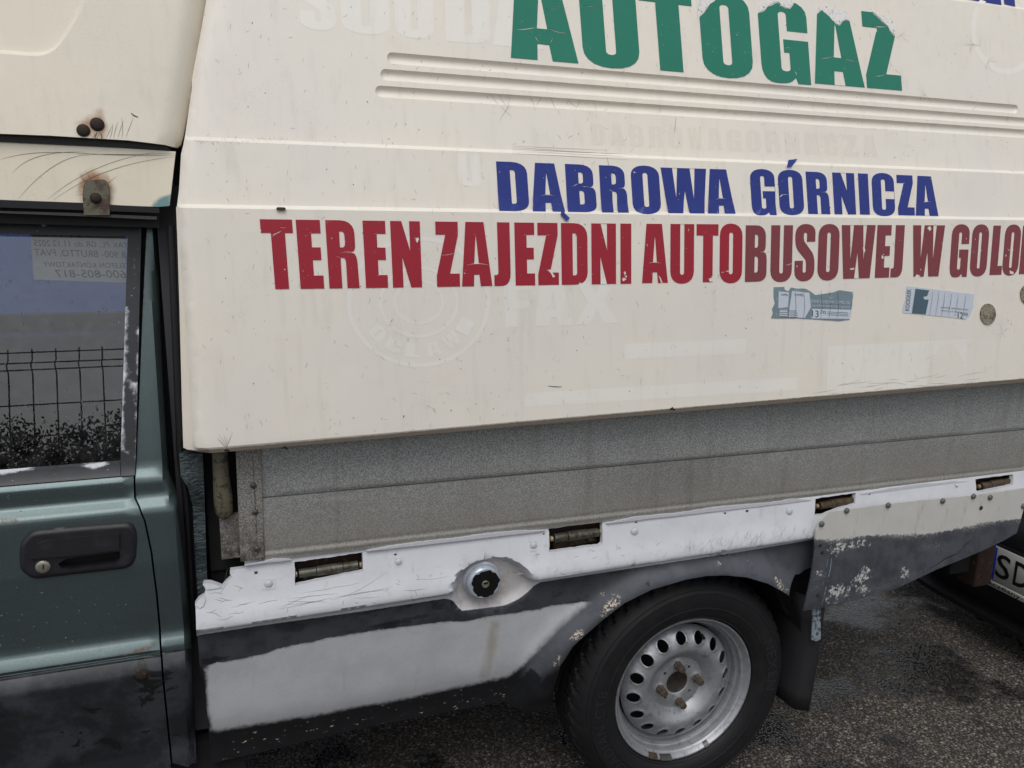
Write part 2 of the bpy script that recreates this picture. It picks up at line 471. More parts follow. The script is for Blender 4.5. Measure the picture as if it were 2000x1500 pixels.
def mk_door():
    N = NB('door_green_metallic_paint')
    k = N.noise(6, 4)
    c = N.mix(k, lin(80, 92, 93), lin(96, 109, 110))
    c = N.mix(N.ma('MULTIPLY', N.ss(N.noise(600, 2, .5), .5, .7), .25), c, lin(126, 140, 142))
    c = N.mix(N.ma('MULTIPLY', N.ss(N.noise(30, 6, .7), .6, .75), .25), c, lin(72, 84, 84))
    r1 = N.ma('MULTIPLY', edge(N, N.attr('sd_rust'), 10, 120, 3, 8), 1.)
    c = N.mix(N.ma('MULTIPLY', r1, N.ss(N.noise(90, 5, .7), .4, .6)), c, lin(84, 60, 42))
    bl = edge(N, N.attr('sd_black'), 2.5, 60, 1.5, 6)
    dk = N.mix(N.ss(N.noise(9, 6, .7), .42, .62), lin(36, 38, 42), lin(62, 64, 70))
    dk = N.mix(N.ss(N.noise(17, 7, .7, dist=.8), .58, .62), dk, lin(22, 23, 25))
    c = N.mix(bl, c, dk)
    met = N.mixf(N.ma('MAXIMUM', bl, r1), .62, .05)
    nm = N.bump(N.noise(11, 3), .05, .01)
    nm = N.bump(N.noise(240, 3), .05, .001, nm)
    return N.out(c, N.mixf(bl, N.mixf(k, .3, .4), .5), met, nm)
M['door'] = mk_door()
M['pillar'] = M['door']; M['doorplain'] = simple('green_metallic_paint', lin(88, 100, 101), .35, .6, .1, 6)
def mk_under():
    N = NB('cab_rear_underseal')
    a = N.noise(60, 4, .6, dist=1.2)
    c = N.mix(N.ss(a, .3, .7), lin(34, 41, 43), lin(64, 75, 77))
    return N.out(c, .45, .15, N.bump(N.noise(70, 3, .55, dist=1.5, stretch=(.7, 1, 1.6)), .8, .006))
M['underseal'] = mk_under()
M['frame'] = None
def mk_frame():
    N = NB('window_frame_flaking_black')
    k = N.ss(N.noise(70, 7, .75), .60, .63)
    e = edge(N, N.attr('sd_flake'), 9, 60, 3, 8)
    c = N.mix(N.noise(30, 4), lin(34, 35, 38), lin(58, 60, 64))
    f = N.ma('MAXIMUM', N.ma('MULTIPLY', k, .0), e)
    sp = N.ss(N.noise(200, 3, .6), .72, .74)
    c = N.mix(N.ma('MAXIMUM', f, N.ma('MULTIPLY', sp, .8)), c, lin(214, 217, 222))
    return N.out(c, .5, 0., N.bump(k, .2, .0005))
M['frame'] = mk_frame()
M['rubber'] = simple('black_rubber', lin(20, 20, 23), .55, 0, .3, 40)
M['blackplastic'] = simple('black_handle_plastic', lin(30, 30, 34), .5, 0, .15, 50, .1, 900, dirt=lin(64, 62, 66), ds=25, dthr=(.55, .8), damt=.5)
M['void'] = simple('dark_underside_metal', lin(20, 20, 21), .9, 0, .3, 20)
M['interior'] = simple('cab_interior_grey_trim', lin(96, 96, 99), .8, 0, .1, 20)
M['lining'] = simple('cab_roof_lining', lin(70, 70, 74), .9)
M['seat'] = simple('seat_fabric', lin(62, 60, 62), .95, 0, .2, 200)
M['rustmetal'] = simple('rusty_hinge_metal', lin(86, 76, 60), .6, .3, .35, 90, .4, 300, dirt=lin(66, 38, 20), ds=60, dthr=(.42, .62), damt=.85)
M['hinge'] = simple('greasy_hinge_steel', lin(96, 96, 88), .42, .5, .3, 60, .3, 300, dirt=lin(60, 44, 26), ds=70, dthr=(.45, .62), damt=.8)
M['brass'] = simple('worn_hinge_pin', lin(176, 156, 122), .45, .5, .25, 120, dirt=lin(90, 56, 30), ds=140, dthr=(.5, .65))
M['rustdark'] = simple('dark_rust', lin(44, 30, 22), .85, 0, .4, 70, .5, 250, dirt=lin(150, 92, 40), ds=80, dthr=(.56, .72), damt=.7)
M['bolt'] = simple('rusty_bolt', lin(52, 42, 34), .7, .3, .3, 200, .4, 500)
M['wbolt'] = simple('white_painted_bolt', lin(196, 198, 204), .5, 0, .15, 200)
M['gbolt'] = simple('grey_painted_bolt', lin(104, 104, 104), .55, .2, .25, 200)
M['rivet'] = simple('dull_rivet', lin(84, 84, 82), .4, .6, .25, 200)
M['bracket'] = simple('olive_bracket_steel', lin(98, 96, 80), .6, .2, .3, 60, .3, 300, dirt=lin(60, 38, 24), ds=45, dthr=(.46, .62), damt=.9)
M['latch'] = simple('grimy_latch_handle', lin(104, 98, 80), .7, .1, .3, 120, .4, 400, dirt=lin(40, 34, 26), ds=90, dthr=(.5, .6), damt=.8)
M['silver'] = None
def mk_rim():
    N = NB('silver_painted_steel_rim')
    k = N.noise(40, 5, .7)
    c = N.mix(k, lin(140, 142, 146), lin(182, 184, 188))
    c = N.mix(N.ma('MULTIPLY', N.ss(N.noise(60, 8, .78), .52, .66), .6), c, lin(92, 87, 80))
    c = N.mix(N.ma('MULTIPLY', N.ss(N.noise(55, 7, .8, stretch=(1, 1, .8)), .66, .7), .8), c, lin(84, 62, 44))
    return N.out(c, N.mixf(k, .38, .58), .6, N.bump(N.noise(110, 4, .6), .12, .002))
M['silver'] = mk_rim()
def mk_tyre():
    N = NB('tyre_rubber')
    k = N.noise(30, 5, .7)
    c = N.mix(k, lin(15, 15, 17), lin(31, 31, 34))
    c = N.mix(N.ma('MULTIPLY', N.ss(N.noise(14, 6, .7), .52, .8), .4), c, lin(62, 57, 50))
    c = N.mix(N.ma('MULTIPLY', N.ss(N.noise(420, 2), .75, .78), .6), c, lin(120, 112, 100))
    return N.out(c, N.mixf(k, .52, .7), 0., N.bump(N.noise(300, 3), .12, .001), spec=.35)
M['tyre'] = mk_tyre()
M['tyreletter'] = simple('raised_tyre_lettering', lin(38, 40, 46), .45, 0, .15, 60)
M['flap'] = simple('mud_flap_rubber', lin(34, 34, 37), .6, 0, .25, 12, .15, 200, dirt=lin(70, 66, 60), ds=9, dthr=(.5, .8), damt=.4)
M['strap'] = simple('flaking_galvanised_strap', lin(140, 152, 162), .6, .1, .2, 60, .5, 300, dirt=lin(40, 42, 46), ds=110, dthr=(.5, .56), damt=.85)
M['capwhite'] = simple('overpainted_cap_white', lin(176, 186, 198), .3, .3, .12, 80, dirt=lin(110, 96, 80), ds=90, dthr=(.55, .7))
M['capblack'] = simple('filler_cap_black', lin(14, 14, 16), .35, 0, .3, 60)
M['steel'] = simple('lock_cylinder_steel', lin(150, 146, 134), .4, .6, .2, 200)
M['hub'] = simple('grimy_hub_steel', lin(58, 53, 46), .6, .3, .4, 90, .4, 300, dirt=lin(30, 26, 22), ds=80, dthr=(.5, .62), damt=.8)
M['nut'] = simple('weathered_wheel_bolt', lin(92, 82, 72), .55, .35, .3, 120, .3, 400, dirt=lin(70, 46, 30), ds=120, dthr=(.5, .62), damt=.7)
M['black'] = simple('gloss_black', lin(12, 12, 13), .3)

def mk_glass():
    N = NB('side_window_glass')
    t = N.t; t.nodes.remove(N.b)
    fr = N.n('Fresnel'); fr.inputs[0].default_value = 1.5
    g = N.n('BsdfGlossy'); g.inputs['Roughness'].default_value = .0
    tr = N.n('BsdfTransparent'); tr.inputs[0].default_value = (.70, .73, .75, 1)
    di = N.n('BsdfDiffuse'); di.inputs[0].default_value = (.35, .34, .32, 1)
    m1 = N.n('MixShader'); f2 = N.ma('MULTIPLY', fr.outputs[0], 2.5, True); t.links.new(f2, m1.inputs[0])
    m0 = N.n('MixShader'); dust = N.ma('MULTIPLY', N.ss(N.noise(50, 6, .7), .35, .8), .09); t.links.new(dust, m0.inputs[0])
    t.links.new(tr.outputs[0], m0.inputs[1]); t.links.new(di.outputs[0], m0.inputs[2])
    t.links.new(m0.outputs[0], m1.inputs[1]); t.links.new(g.outputs[0], m1.inputs[2])
    t.links.new(m1.outputs[0], t.nodes['Material Output'].inputs[0])
    return N.m
M['glass'] = mk_glass()
M['drop'] = None
def mk_drop():
    N = NB('water_drop'); N.b.inputs['Transmission Weight'].default_value = .95; N.b.inputs['IOR'].default_value = 1.33
    return N.out((.95, .97, .98), .02)
M['drop'] = mk_drop()
M['note'] = simple('note_paper', lin(214, 212, 208), .9, 0, .05, 20)
M['ink'] = simple('marker_ink', lin(52, 52, 60), .8)

def mk_asphalt():
    N = NB('worn_asphalt')
    v = N.n('TexVoronoi'); v.inputs['Scale'].default_value = 165; v.inputs['Randomness'].default_value = 1; N.t.links.new(N.co, v.inputs['Vector'])
    cellc = v.outputs['Color']; dist = v.outputs['Distance']
    bw = N.n('RGBToBW'); N.t.links.new(cellc, bw.inputs[0]); cell = bw.outputs[0]
    big = N.noise(1.7, 6, .62); mid = N.noise(7, 5, .6)
    stone = N.mix(N.ss(cell, .25, .8), lin(72, 68, 64), lin(134, 126, 116))
    stone = N.mix(N.ss(N.noise(45, 3), .45, .7), stone, lin(104, 90, 74))
    c = N.mix(N.ss(dist, .34, .66), stone, lin(52, 50, 48))
    c = N.mix(N.ss(N.noise(60, 3, .6), .62, .7), c, lin(36, 34, 33))
    v2 = N.n('TexVoronoi'); v2.inputs['Scale'].default_value = 85; N.t.links.new(N.co, v2.inputs['Vector']); b2_ = N.n('RGBToBW'); N.t.links.new(v2.outputs['Color'], b2_.inputs[0])
    pale = N.ma('MULTIPLY', N.ss(b2_.outputs[0], .68, .72), N.ss(v2.outputs['Distance'], .40, .30))
    c = N.mix(N.ma('MULTIPLY', pale, .65), c, lin(172, 163, 150))
    wet = N.ss(N.ma('ADD', N.noise(2.6, 6, .62), N.ma('MULTIPLY', N.ma('SUBTRACT', mid, .5), .25)), .47, .58)
    c = N.mix(N.ma('MULTIPLY', wet, .78), c, lin(28, 28, 29))
    h = N.ma('ADD', N.ss(dist, .7, .2), N.ma('MULTIPLY', N.noise(60, 4), .6))
    nm = N.bump(h, N.mixf(wet, .6, .25), .004)
    return N.out(c, N.mixf(wet, .8, .2), 0., nm, spec=.4)
M['asphalt'] = mk_asphalt()
M['carblack'] = simple('dark_car_paint', lin(14, 15, 20), .22, .0, .15, 20, coat=.6)
M['carplastic'] = simple('dark_bumper_plastic', lin(22, 22, 25), .5, 0, .2, 30)
M['grille'] = simple('grille_plastic', lin(60, 60, 64), .4, 0, .15, 30)
M['plate'] = simple('number_plate_white', lin(216, 216, 210), .4, 0, .03, 20)
M['plateblue'] = simple('number_plate_blue', lin(20, 48, 150), .4)
M['plateblack'] = simple('number_plate_black', lin(14, 14, 22), .5)
M['vanblue'] = simple('blue_van_paint', lin(112, 136, 206), .3, 0, .05, 4, coat=.4)
M['vanglass'] = simple('van_dark_glass', lin(30, 34, 40), .08)
M['wire'] = simple('fence_wire_dark_green', lin(34, 42, 40), .5)
M['leaf'] = simple('hedge_leaf', lin(44, 62, 34), .55, 0, .35, 12)
M['bark'] = simple('hedge_bark', lin(70, 56, 42), .9)
M['sticker_teal'] = simple('faded_sticker_teal', lin(120, 138, 148), .5, 0, .12, 60, dirt=lin(190, 196, 202), ds=120, dthr=(.6, .66), damt=.7)
M['sticker_dark'] = simple('faded_sticker_slate', lin(74, 96, 112), .5, 0, .12, 60)
M['sticker_pale'] = simple('faded_sticker_pale', lin(198, 206, 216), .45, 0, .06, 60)
M['sticker_ink'] = simple('faded_sticker_ink', lin(66, 70, 80), .6)
M['plug'] = simple('dirty_round_plug', lin(150, 140, 122), .8, 0, .25, 150, .4, 500, dirt=lin(62, 56, 48), ds=140, dthr=(.48, .6), damt=.85)

# ------------------------------------------------------------------ the ground
g = 450
gm = meshobj('asphalt_ground', [(-g, -g, 0), (g, -g, 0), (g, g, 0), (-g, g, 0)], [(0, 1, 2, 3)], M['asphalt'], None)
gm['kind'] = 'structure'

# ================================================================== THE PICKUP TRUCK
truck = empty('pickup_truck', (.98, .82, 0), 'old pickup truck with green cab, lettered cream canopy and patched white bed side', 'truck')
def zof(x, y, Y): return float(bp([(x, y)], Y)[0][2])
def lerp(a, b, t): return a+(b-a)*t
def sstep(x, a, b):
    t = np.clip((x-a)/(b-a), 0, 1); return t*t*(3-2*t)

# ---- canopy side: four tiers, each lower one standing a little prouder
Z2, Z1 = 1.3690, 1.4755
Z0 = zof(1940, 8, .125)
ct = math.tan
_zs = [.90, .958, .964, .974, Z2-.0045, Z2+.0015, Z1-.0045, Z1+.0015, Z0-.004, Z0+.002, Z0+.22, Z0+.30, Z0+.34]
_y = [-.020, -.020, -.020, -.020]
_y.append(_y[-1]+(Z2-.98)*ct(R(4.5))); _y.append(_y[-1]+.008)
_y.append(_y[-1]+(Z1-Z2-.01)*ct(R(10))); _y.append(_y[-1]+.008)
_y.append(_y[-1]+(Z0-Z1-.01)*ct(R(12))); _y.append(_y[-1]+.008)
_y += [_y[-1]+.06, _y[-1]+.10, _y[-1]+.20]
left_px = [(425, -140), (414, -70), (402, 0), (386, 95), (373, 180), (361, 262), (357, 284), (353, 300), (349, 370), (345, 402), (349, 480), (356, 560), (362, 640), (367, 720), (372, 800), (377, 878), (382, 889)]
def canopy_flat(X, Z): return np.interp(Z, _zs, _y)
bot_px = [(382, 889), (440, 884.5), (700, 862), (1000, 835), (1400, 800), (1700, 774), (2000, 748)]
BW = bp(bot_px, canopy_flat)
def zbot(X): return np.interp(X, BW[:, 0], BW[:, 2])
LW = bp(left_px, canopy_flat); _o = np.argsort(LW[:, 2]); LZ, LX = LW[_o, 2], LW[_o, 0]
grooves = []
for a, b in (((767, 113.5), (1983, 213)), ((754, 146), (2010, 239)), ((744, 178.5), (2024, 263))):
    P = bp([a, b], canopy_flat); grooves.append(((P[0][0], P[0][2]), (P[1][0], P[1][2])))
def canopy_y(X, Z):
    Y = np.interp(Z, _zs, _y)
    d = np.asarray(X)-np.interp(Z, LZ, LX)
    Y = Y + .016*np.clip(1-d/.022, 0, 1)**2.2
    if np.size(X) > 0:
        pts = np.c_[np.ravel(X), np.ravel(Z)]
        for a, b in grooves:
            g_ = segdist(pts, [a, b], False); Y = Y + .0075*np.reshape(np.sqrt(np.clip(1-(g_/.0098)**2, 0, 1)), np.shape(Y))
    Y = Y + .0055*np.clip(1-(np.asarray(Z)-zbot(X))/.011, 0, 1)
    return Y
outl = [(p[0], p[2]) for p in LW] + [(p[0], p[2]) for p in BW[1:]] + [(2.08, BW[-1][2]), (2.06, 1.37), (2.03, Z0), (1.99, Z0+.3), (LW[0][0]+.01, Z0+.3)]
outl[0:0] = []
rows = [Z2-.006, Z2-.0045, Z2-.0015, Z2+.0015, Z2+.003, Z1-.006, Z1-.0045, Z1-.0015, Z1+.0015, Z1+.003, Z0-.0055, Z0-.004, Z0+.002, Z0+.0035]
gg = []
for a, b in grooves:
    n = int((b[0]-a[0]+.03)/.0085)
    for i in range(n+1):
        x = a[0]-.015+(b[0]-a[0]+.03)*i/n; t = (x-a[0])/(b[0]-a[0]); zc = a[1]+(b[1]-a[1])*t
        for r_ in (-.0112, -.0098, -.0092, -.0080, -.006, -.003, 0, .003, .006, .0080, .0092, .0098, .0112): gg.append((x, zc+r_))
    for e, sg in ((a, -1), (b, 1)):
        for r_ in (.0112, .0098, .0092, .008, .006, .003):
            for k in range(14): t = -math.pi/2+math.pi*k/13; gg.append((e[0]+sg*r_*math.cos(t), e[1]+r_*math.sin(t)))
gg = np.array(gg)
def edgepts():
    L = []
    for z in list(np.arange(.98, Z0+.28, .018))+rows:
        for d in (.002, .004, .007, .011, .015, .019): L.append((np.interp(z, LZ, LX)+d, z))
    return np.array(L)
canopy = sheet('cargo_canopy', outl, canopy_y, M['canopy'], truck, step=.03, thick=.05, world=True, rows=rows, grid2=np.vstack([gg, edgepts(), np.array([(x, zbot(x)+d) for x in np.arange(-.045, 2.06, .015) for d in (.0098, .011, .0122, .02)])]), smooth=24, avoid=lambda g: (g[:, 1]-zbot(g[:, 0]) > .026) & (np.min([segdist(g, [a, b], False) for a, b in grooves], axis=0) > .019), sdf={'lip': [(380, 880)]+[(x, y-9) for x, y in bot_px[1:]]+[(2300, 710), (2300, 900), (380, 1000)]})
canopy['label'] = 'cream moulded canopy side with three pressed grooves and lettering'

# hidden body of the canopy: roof, far side, front and rear walls
sec = [(y+.03, z) for z, y in zip(_zs[3:], _y[3:])] + [(1.45, Z0+.34), (1.56, Z0+.25), (1.62, 1.3), (1.63, .97), (.03, .97)]
V = [(x, y, z) for x in (-.02, 2.03) for y, z in sec]; n = len(sec)
F = [(i, (i+1) % n, n+(i+1) % n, n+i) for i in range(n)] + [tuple(range(n))[::-1], tuple(range(n, 2*n))]
meshobj('canopy_shell', V, F, M['shell'], truck)
sheet('canopy_front_flange', [(344, 404), (347.5, 500), (350.5, 600), (353, 700), (355.5, 800), (358, 874), (366, 878), (382, 880), (382, 404)], .03, M['shell'], truck, step=.03, thick=.05)

# ---- lettering
def rp(pts, n=5):
    out = []; N_ = len(pts)
    for i, p in enumerate(pts):
        if len(p) == 2: out.append((p[0], p[1])); continue
        x, y, rx, ry = p; a = pts[i-1]; b = pts[(i+1) % N_]
        def cut(q):
            dx, dy = q[0]-x, q[1]-y; L = math.hypot(dx, dy); r_ = math.hypot(rx*dx/L, ry*dy/L); r_ = min(r_, L*.5) ; return (x+dx/L*r_, y+dy/L*r_)
        A, B = cut(a), cut(b)
        k = .62
        for j in range(n+1):
            t = j/n; c1 = (A[0]+(x-A[0])*k, A[1]+(y-A[1])*k); c2 = (B[0]+(x-B[0])*k, B[1]+(y-B[1])*k); u = 1-t
            out.append((u**3*A[0]+3*u*u*t*c1[0]+3*u*t*t*c2[0]+t**3*B[0], u**3*A[1]+3*u*u*t*c1[1]+3*u*t*t*c2[1]+t**3*B[1]))
    return out
RX, RY = .5, .21
HO = [(.41, .15, .09, .04), (.59, .15, .09, .04), (.59, .85, .09, .04), (.41, .85, .09, .04)]
GL = {
 'T': [[(0, 0), (1, 0), (1, .195), (.75, .195), (.75, 1), (.31, 1), (.31, .195), (0, .195)]],
 'E': [[(0, 0), (1, 0), (1, .195), (.6, .195), (.6, .4), (.96, .4), (.96, .585), (.6, .585), (.6, .81), (1, .81), (1, 1), (0, 1)]],
 'R': [[(0, 0), (.93, 0, .45, .2), (.93, .465, .33, .1), (.66, .474), (.66, .482), (.97, .475, .36, .16), (1, 1), (.6, 1), (.6, .555, .12, .07), (.43, .55), (.43, 1), (0, 1)], [(.43, .165), (.6, .165, .14, .08), (.6, .4, .14, .06), (.43, .4)]],
 'N': [[(0, 0), (.375, 0), (.64, .45), (.64, 0), (1, 0), (1, 1), (.63, 1), (.36, .54), (.36, 1), (0, 1)]],
 'Z': [[(0, 0), (.97, 0), (.97, .2), (.58, .8), (1, .8), (1, 1), (0, 1), (0, .83), (.42, .2), (0, .2)]],
 'A': [[(.17, 0), (.76, 0), (1, 1), (.62, 1), (.585, .82), (.41, .82), (.395, 1), (0, 1)], [(.487, .22), (.503, .22), (.575, .645), (.42, .645)]],
 'J': [[(.24, 0), (1, 0), (1, 1, .72, .2), (0, 1), (0, .83), (.26, .83, .14, .05)]],
 'D': [[(0, 0), (1, 0, .52, .23), (1, 1, .46, .2), (0, 1)], [(.43, .165), (.6, .165, .13, .07), (.6, .85, .13, .05), (.43, .85)]],
 'I': [[(0, 0), (1, 0), (1, 1), (0, 1)]],
 'L': [[(0, 0), (.62, 0), (.62, .82), (1, .82), (1, 1), (0, 1)]],
 'O': [[(0, 0, RX, RY), (1, 0, RX, RY), (1, 1, RX, RY), (0, 1, RX, RY)], HO],
 'U': [[(0, 0), (.41, 0), (.41, .85, .09, .04), (.59, .85, .09, .04), (.59, 0), (1, 0), (1, 1, RX, RY), (0, 1, RX, RY)]],
 'B': [[(0, 0), (.94, 0, .46, .2), (.94, .465, .34, .11), (.70, .476), (.70, .482), (1, .478, .38, .15), (1, 1, .4, .15), (0, 1)], [(.43, .165), (.59, .165, .13, .07), (.59, .4, .13, .06), (.43, .4)], [(.43, .555), (.6, .555, .13, .07), (.6, .84, .13, .05), (.43, .84)]],
 'S': [[(0, 0, RX, RY), (1, 0, RX, RY), (1, .31), (.59, .31), (.59, .15, .07, .04), (.42, .15, .07, .04), (.42, .29, .05, .1), (1, .56, .18, .16), (1, 1, RX, RY), (0, 1, RX, RY), (0, .64), (.41, .64), (.41, .85, .07, .04), (.58, .85, .07, .04), (.58, .64, .05, .1), (0, .4, .18, .16)]],
 'W': [[(0, 0), (.25, 0), (.3, .69), (.365, 0), (.635, 0), (.69, .71), (.75, 0), (1, 0), (.9, 1), (.58, 1), (.5, .49), (.43, 1), (.11, 1)]],
 'G': [[(0, 0, RX, RY), (1, 0, RX, RY), (1, .375), (.58, .375), (.58, .15, .08, .04), (.41, .15, .08, .04), (.41, .86, .09, .04), (.6, .86, .09, .04), (.6, .635), (.49, .635), (.49, .48), (1, .48), (1, 1), (.74, 1), (.70, .93), (.55, 1.01, .2, .06), (0, 1, RX, RY)]],
 'C': [[(0, 0, RX, RY), (1, 0, RX, RY), (1, .42), (.6, .42), (.6, .15, .09, .04), (.41, .15, .09, .04), (.41, .85, .09, .04), (.6, .85, .09, .04), (.6, .6), (1, .6), (1, 1, RX, RY), (0, 1, RX, RY)]],
 'F': [[(0, 0), (1, 0), (1, .2), (.45, .2), (.45, .42), (.92, .42), (.92, .6), (.45, .6), (.45, 1), (0, 1)]],
 'X': [[(0, 0), (.34, 0), (.5, .33), (.66, 0), (1, 0), (.69, .5), (1, 1), (.66, 1), (.5, .67), (.34, 1), (0, 1), (.31, .5)]],
}
def ip(x, T): return float(np.interp(x, [t[0] for t in T], [t[1] for t in T]))
ROUND = 'OSGCU'
def letter(ch, q, mat, cuts=(), off=-.0009, name='letter', thick=.0008, label=None):
    loops = [quadmap([p[0] for p in rp(L)], [p[1] for p in rp(L)], q) for L in GL[ch]]
    o = sheet(name, [tuple(p) for p in loops[0]], canopy_y, mat, canopy, holes=[[tuple(p) for p in L] for L in loops[1:]], step=None, dstep=.03, thick=thick, off=off, cuts=cuts, smooth=None)
    if label: o['label'] = label
    return o
def vline(line, xt, xb, yt, yb): return None
def band(text, xs, top, bot, dxs, mats, over=2.5, cuts={}):
    for i, (ch, (a, b)) in enumerate(zip(text, xs)):
        q = []
        for x, s in ((a, 0), (b, 0)): q.append((x, ip(x, top)))
        for x in (b, a): q.append((x+ip(x, dxs), ip(x+ip(x, dxs), bot)))
        q = [list(p) for p in q]
        if ch in 'OSGC': q[0][1] -= over; q[1][1] -= over
        if ch in 'OSGCU': q[2][1] += over; q[3][1] += over
        letter(ch, q, mats[i] if isinstance(mats, list) else mats, cuts=cuts.get(i, ()))
def sliver(a, b, w, bend=0., seed=0):
    """thin torn slit from a to b (pixels)"""
    a, b = np.array(a, float), np.array(b, float); t = b-a; n_ = np.array([-t[1], t[0]])/np.linalg.norm(t); up = []; dn = []
    for i in range(7):
        s_ = i/6; c_ = a+t*s_+n_*bend*math.sin(math.pi*s_); h = w*math.sin(math.pi*(.08+.84*s_))*(.8+.4*mnoise.noise(Vector((i*1.7, seed, 0))))
        up.append(tuple(c_+n_*h)); dn.append(tuple(c_-n_*h))
    return up+dn[::-1]
def blotch(c, r, seed, n=12, sx=1., sy=1.):
    rr = random.Random(seed); return [(c[0]+sx*r*rr.uniform(.45, 1.15)*math.cos(2*math.pi*i/n), c[1]+sy*r*rr.uniform(.45, 1.15)*math.sin(2*math.pi*i/n)) for i in range(n)]
red_x = [(507.2, 570.2), (577.4, 624.5), (635, 695), (707.9, 752), (761.9, 819.8),
 (850, 895), (899, 958.5), (963, 995), (1004.6, 1043), (1049.5, 1090), (1095.8, 1147), (1155, 1203), (1212, 1233),
 (1254.5, 1305), (1310, 1356), (1361, 1403.4), (1406.7, 1450.7), (1457, 1499), (1507, 1549), (1554.5, 1593.5), (1600, 1641), (1644.5, 1710.6), (1714.4, 1742), (1745, 1767.5),
 (1784, 1846), (1861, 1895.5), (1901, 1933.5), (1941, 1964), (1965, 1996), (1999, 2035)]
red_top = [(507, 428), (850, 432.6), (1155, 436.2), (1310, 437.3), (1404, 438), (1456, 440), (1714, 439.5), (1941, 440.5), (2040, 441)]
red_bot = [(534, 564.8), (825, 561), (853, 560.3), (1230, 554), (1254, 552.9), (1378, 551), (1458, 550.6), (1650, 544.5), (1710, 542.6), (1785, 540.7), (1935, 537), (2040, 534)]
red_dx = [(507, 11.5), (577, 9.9), (762, 6), (850, 4), (1005, 2.9), (1155, 1), (1212, .2), (1458, -1.8), (1714, -5.5), (1941, -8), (2040, -9)]
rc = {0: [sliver((529, 459), (551, 450), 1.3, 1, 1), sliver((530, 464), (548, 451), 1.0, -1, 2), sliver((546, 444), (559, 445), .8, 0, 3), blotch((509, 450), 2.2, 4)],
 2: [sliver((662, 495), (700, 494), .9, -3, 5), sliver((655, 499), (668, 503), .7, 1, 5)],
 4: [blotch((815, 468), 5, 6, sx=.7, sy=1.2), sliver((808, 464), (816, 466), .8, 0, 7)], 1: [sliver((603, 454), (610, 453), .6)], 3: [sliver((730, 456), (737, 457), .7), sliver((736, 539), (743, 537), .6)],
 5: [sliver((860, 498), (888, 494), 1.0, 1.5, 8)], 6: [sliver((912, 518), (956, 518), 1.1, -3.5, 9)], 8: [sliver((1022, 458), (1031, 459.5), .6)],
 9: [jag([(1067, 527), (1076, 526), (1085, 540), (1080, 543), (1076, 533)], 1.2, 3, 3), sliver((1062, 460), (1076, 458), .6)], 10: [blotch((1133, 554), 3.2, 12)],
 12: [blotch((1221, 533), 3.5, 14, sy=1.3), blotch((1219, 545), 4.2, 15, sx=1.2), blotch((1223, 540), 3, 16)],
 13: [jag([(1285, 535), (1291, 552), (1296, 553), (1291, 543)], 1.4, 4, 8), sliver((1266, 514), (1294, 515), .9, -2.5, 17), blotch((1265, 480), 1.5, 3)],
 14: [sliver((1344, 452), (1346, 446), .9)], 15: [blotch((1388, 546), 5, 20), blotch((1392, 541), 3.4, 21)],
 16: [sliver((1408, 532), (1416, 531), 1), blotch((1422, 529.5), 3, 22, sx=1.6, sy=.6)],
 18: [sliver((1534, 518), (1549, 513), 1, 1, 23)], 19: [blotch((1557, 520), 2, 24)],
 21: [blotch((1688, 487), 3.2, 25, sy=1.9), blotch((1665, 525), 4, 26, sx=1.2, sy=.8)], 22: [blotch((1724, 502), 3, 27, sy=1.6), blotch((1726, 497), 2, 28)],
 24: [blotch((1816, 446), 4.4, 29, sy=1.3), blotch((1793, 539), 4.5, 30, sx=1.6, sy=.9), blotch((1799, 526), 1.6, 31, sy=2)],
 25: [blotch((1888, 466), 1.6, 32), blotch((1877, 516), 1.0, 33)], 26: [blotch((1905, 467), 1.6, 34), blotch((1927, 450), 1.3, 35), blotch((1917, 489), 1.3, 36)],
 28: [blotch((1976, 532), 5, 37), blotch((1971, 488), 2.0, 38), blotch((1965, 499), 2.0, 39, sy=1.6), blotch((1979, 488), 1.6, 40)]}
band('TERENZAJEZDNIAUTOBUSOWEJWGOLON', red_x, red_top, red_bot, red_dx, [M['red']]*17+[M['faded']]*13, 2.4, rc)
blue_x = [(969, 1028), (1034.4, 1097.4), (1103.5, 1160), (1170, 1222), (1231, 1286), (1290.4, 1379), (1377.5, 1431), (1464, 1511.5), (1518.5, 1566), (1573.6, 1617), (1625.6, 1668), (1676, 1695), (1702, 1745), (1751, 1783), (1785, 1829)]
blue_top = [(969, 315), (1103, 320), (1170, 322.5), (1290, 327), (1389, 330), (1573, 335), (1676, 338.5), (1751, 341.3), (1830, 345)]
blue_bot = [(976, 411.7), (1110, 413.5), (1176, 414.7), (1300, 416), (1400, 417), (1580, 417.7), (1680, 418.8), (1754, 420), (1832, 421.8)]
blue_dx = [(969, 6.7), (1290, 6.2), (1573, 5.6), (1676, 4.2), (1830, 4)]
bc = {1: [sliver((1055, 383), (1086, 384), .9, -3.5, 1)], 2: [sliver((1118, 364), (1131, 358), .9), sliver((1134, 363), (1152, 364), .7, 1)], 3: [sliver((1189, 369), (1197, 374), .9), blotch((1183.5, 346.5), 1.4, 3)],
 4: [blotch((1239, 336), 2.0, 5), blotch((1242, 337), 1.2, 6)], 6: [sliver((1398, 389.5), (1420, 389), .9, -2.5, 2)], 8: [jag([(1522, 385), (1527, 379), (1529, 381), (1524, 385)], .5, 2, 3), sliver((1525, 380), (1541, 379.5), .8)], 13: [sliver((1761, 358.5), (1769, 356.5), .6)], 14: [sliver((1802, 396), (1820, 395), .8, -2)]}
band('DABROWAGORNICZA', blue_x, blue_top, blue_bot, blue_dx, M['blue'], 2.6, bc)
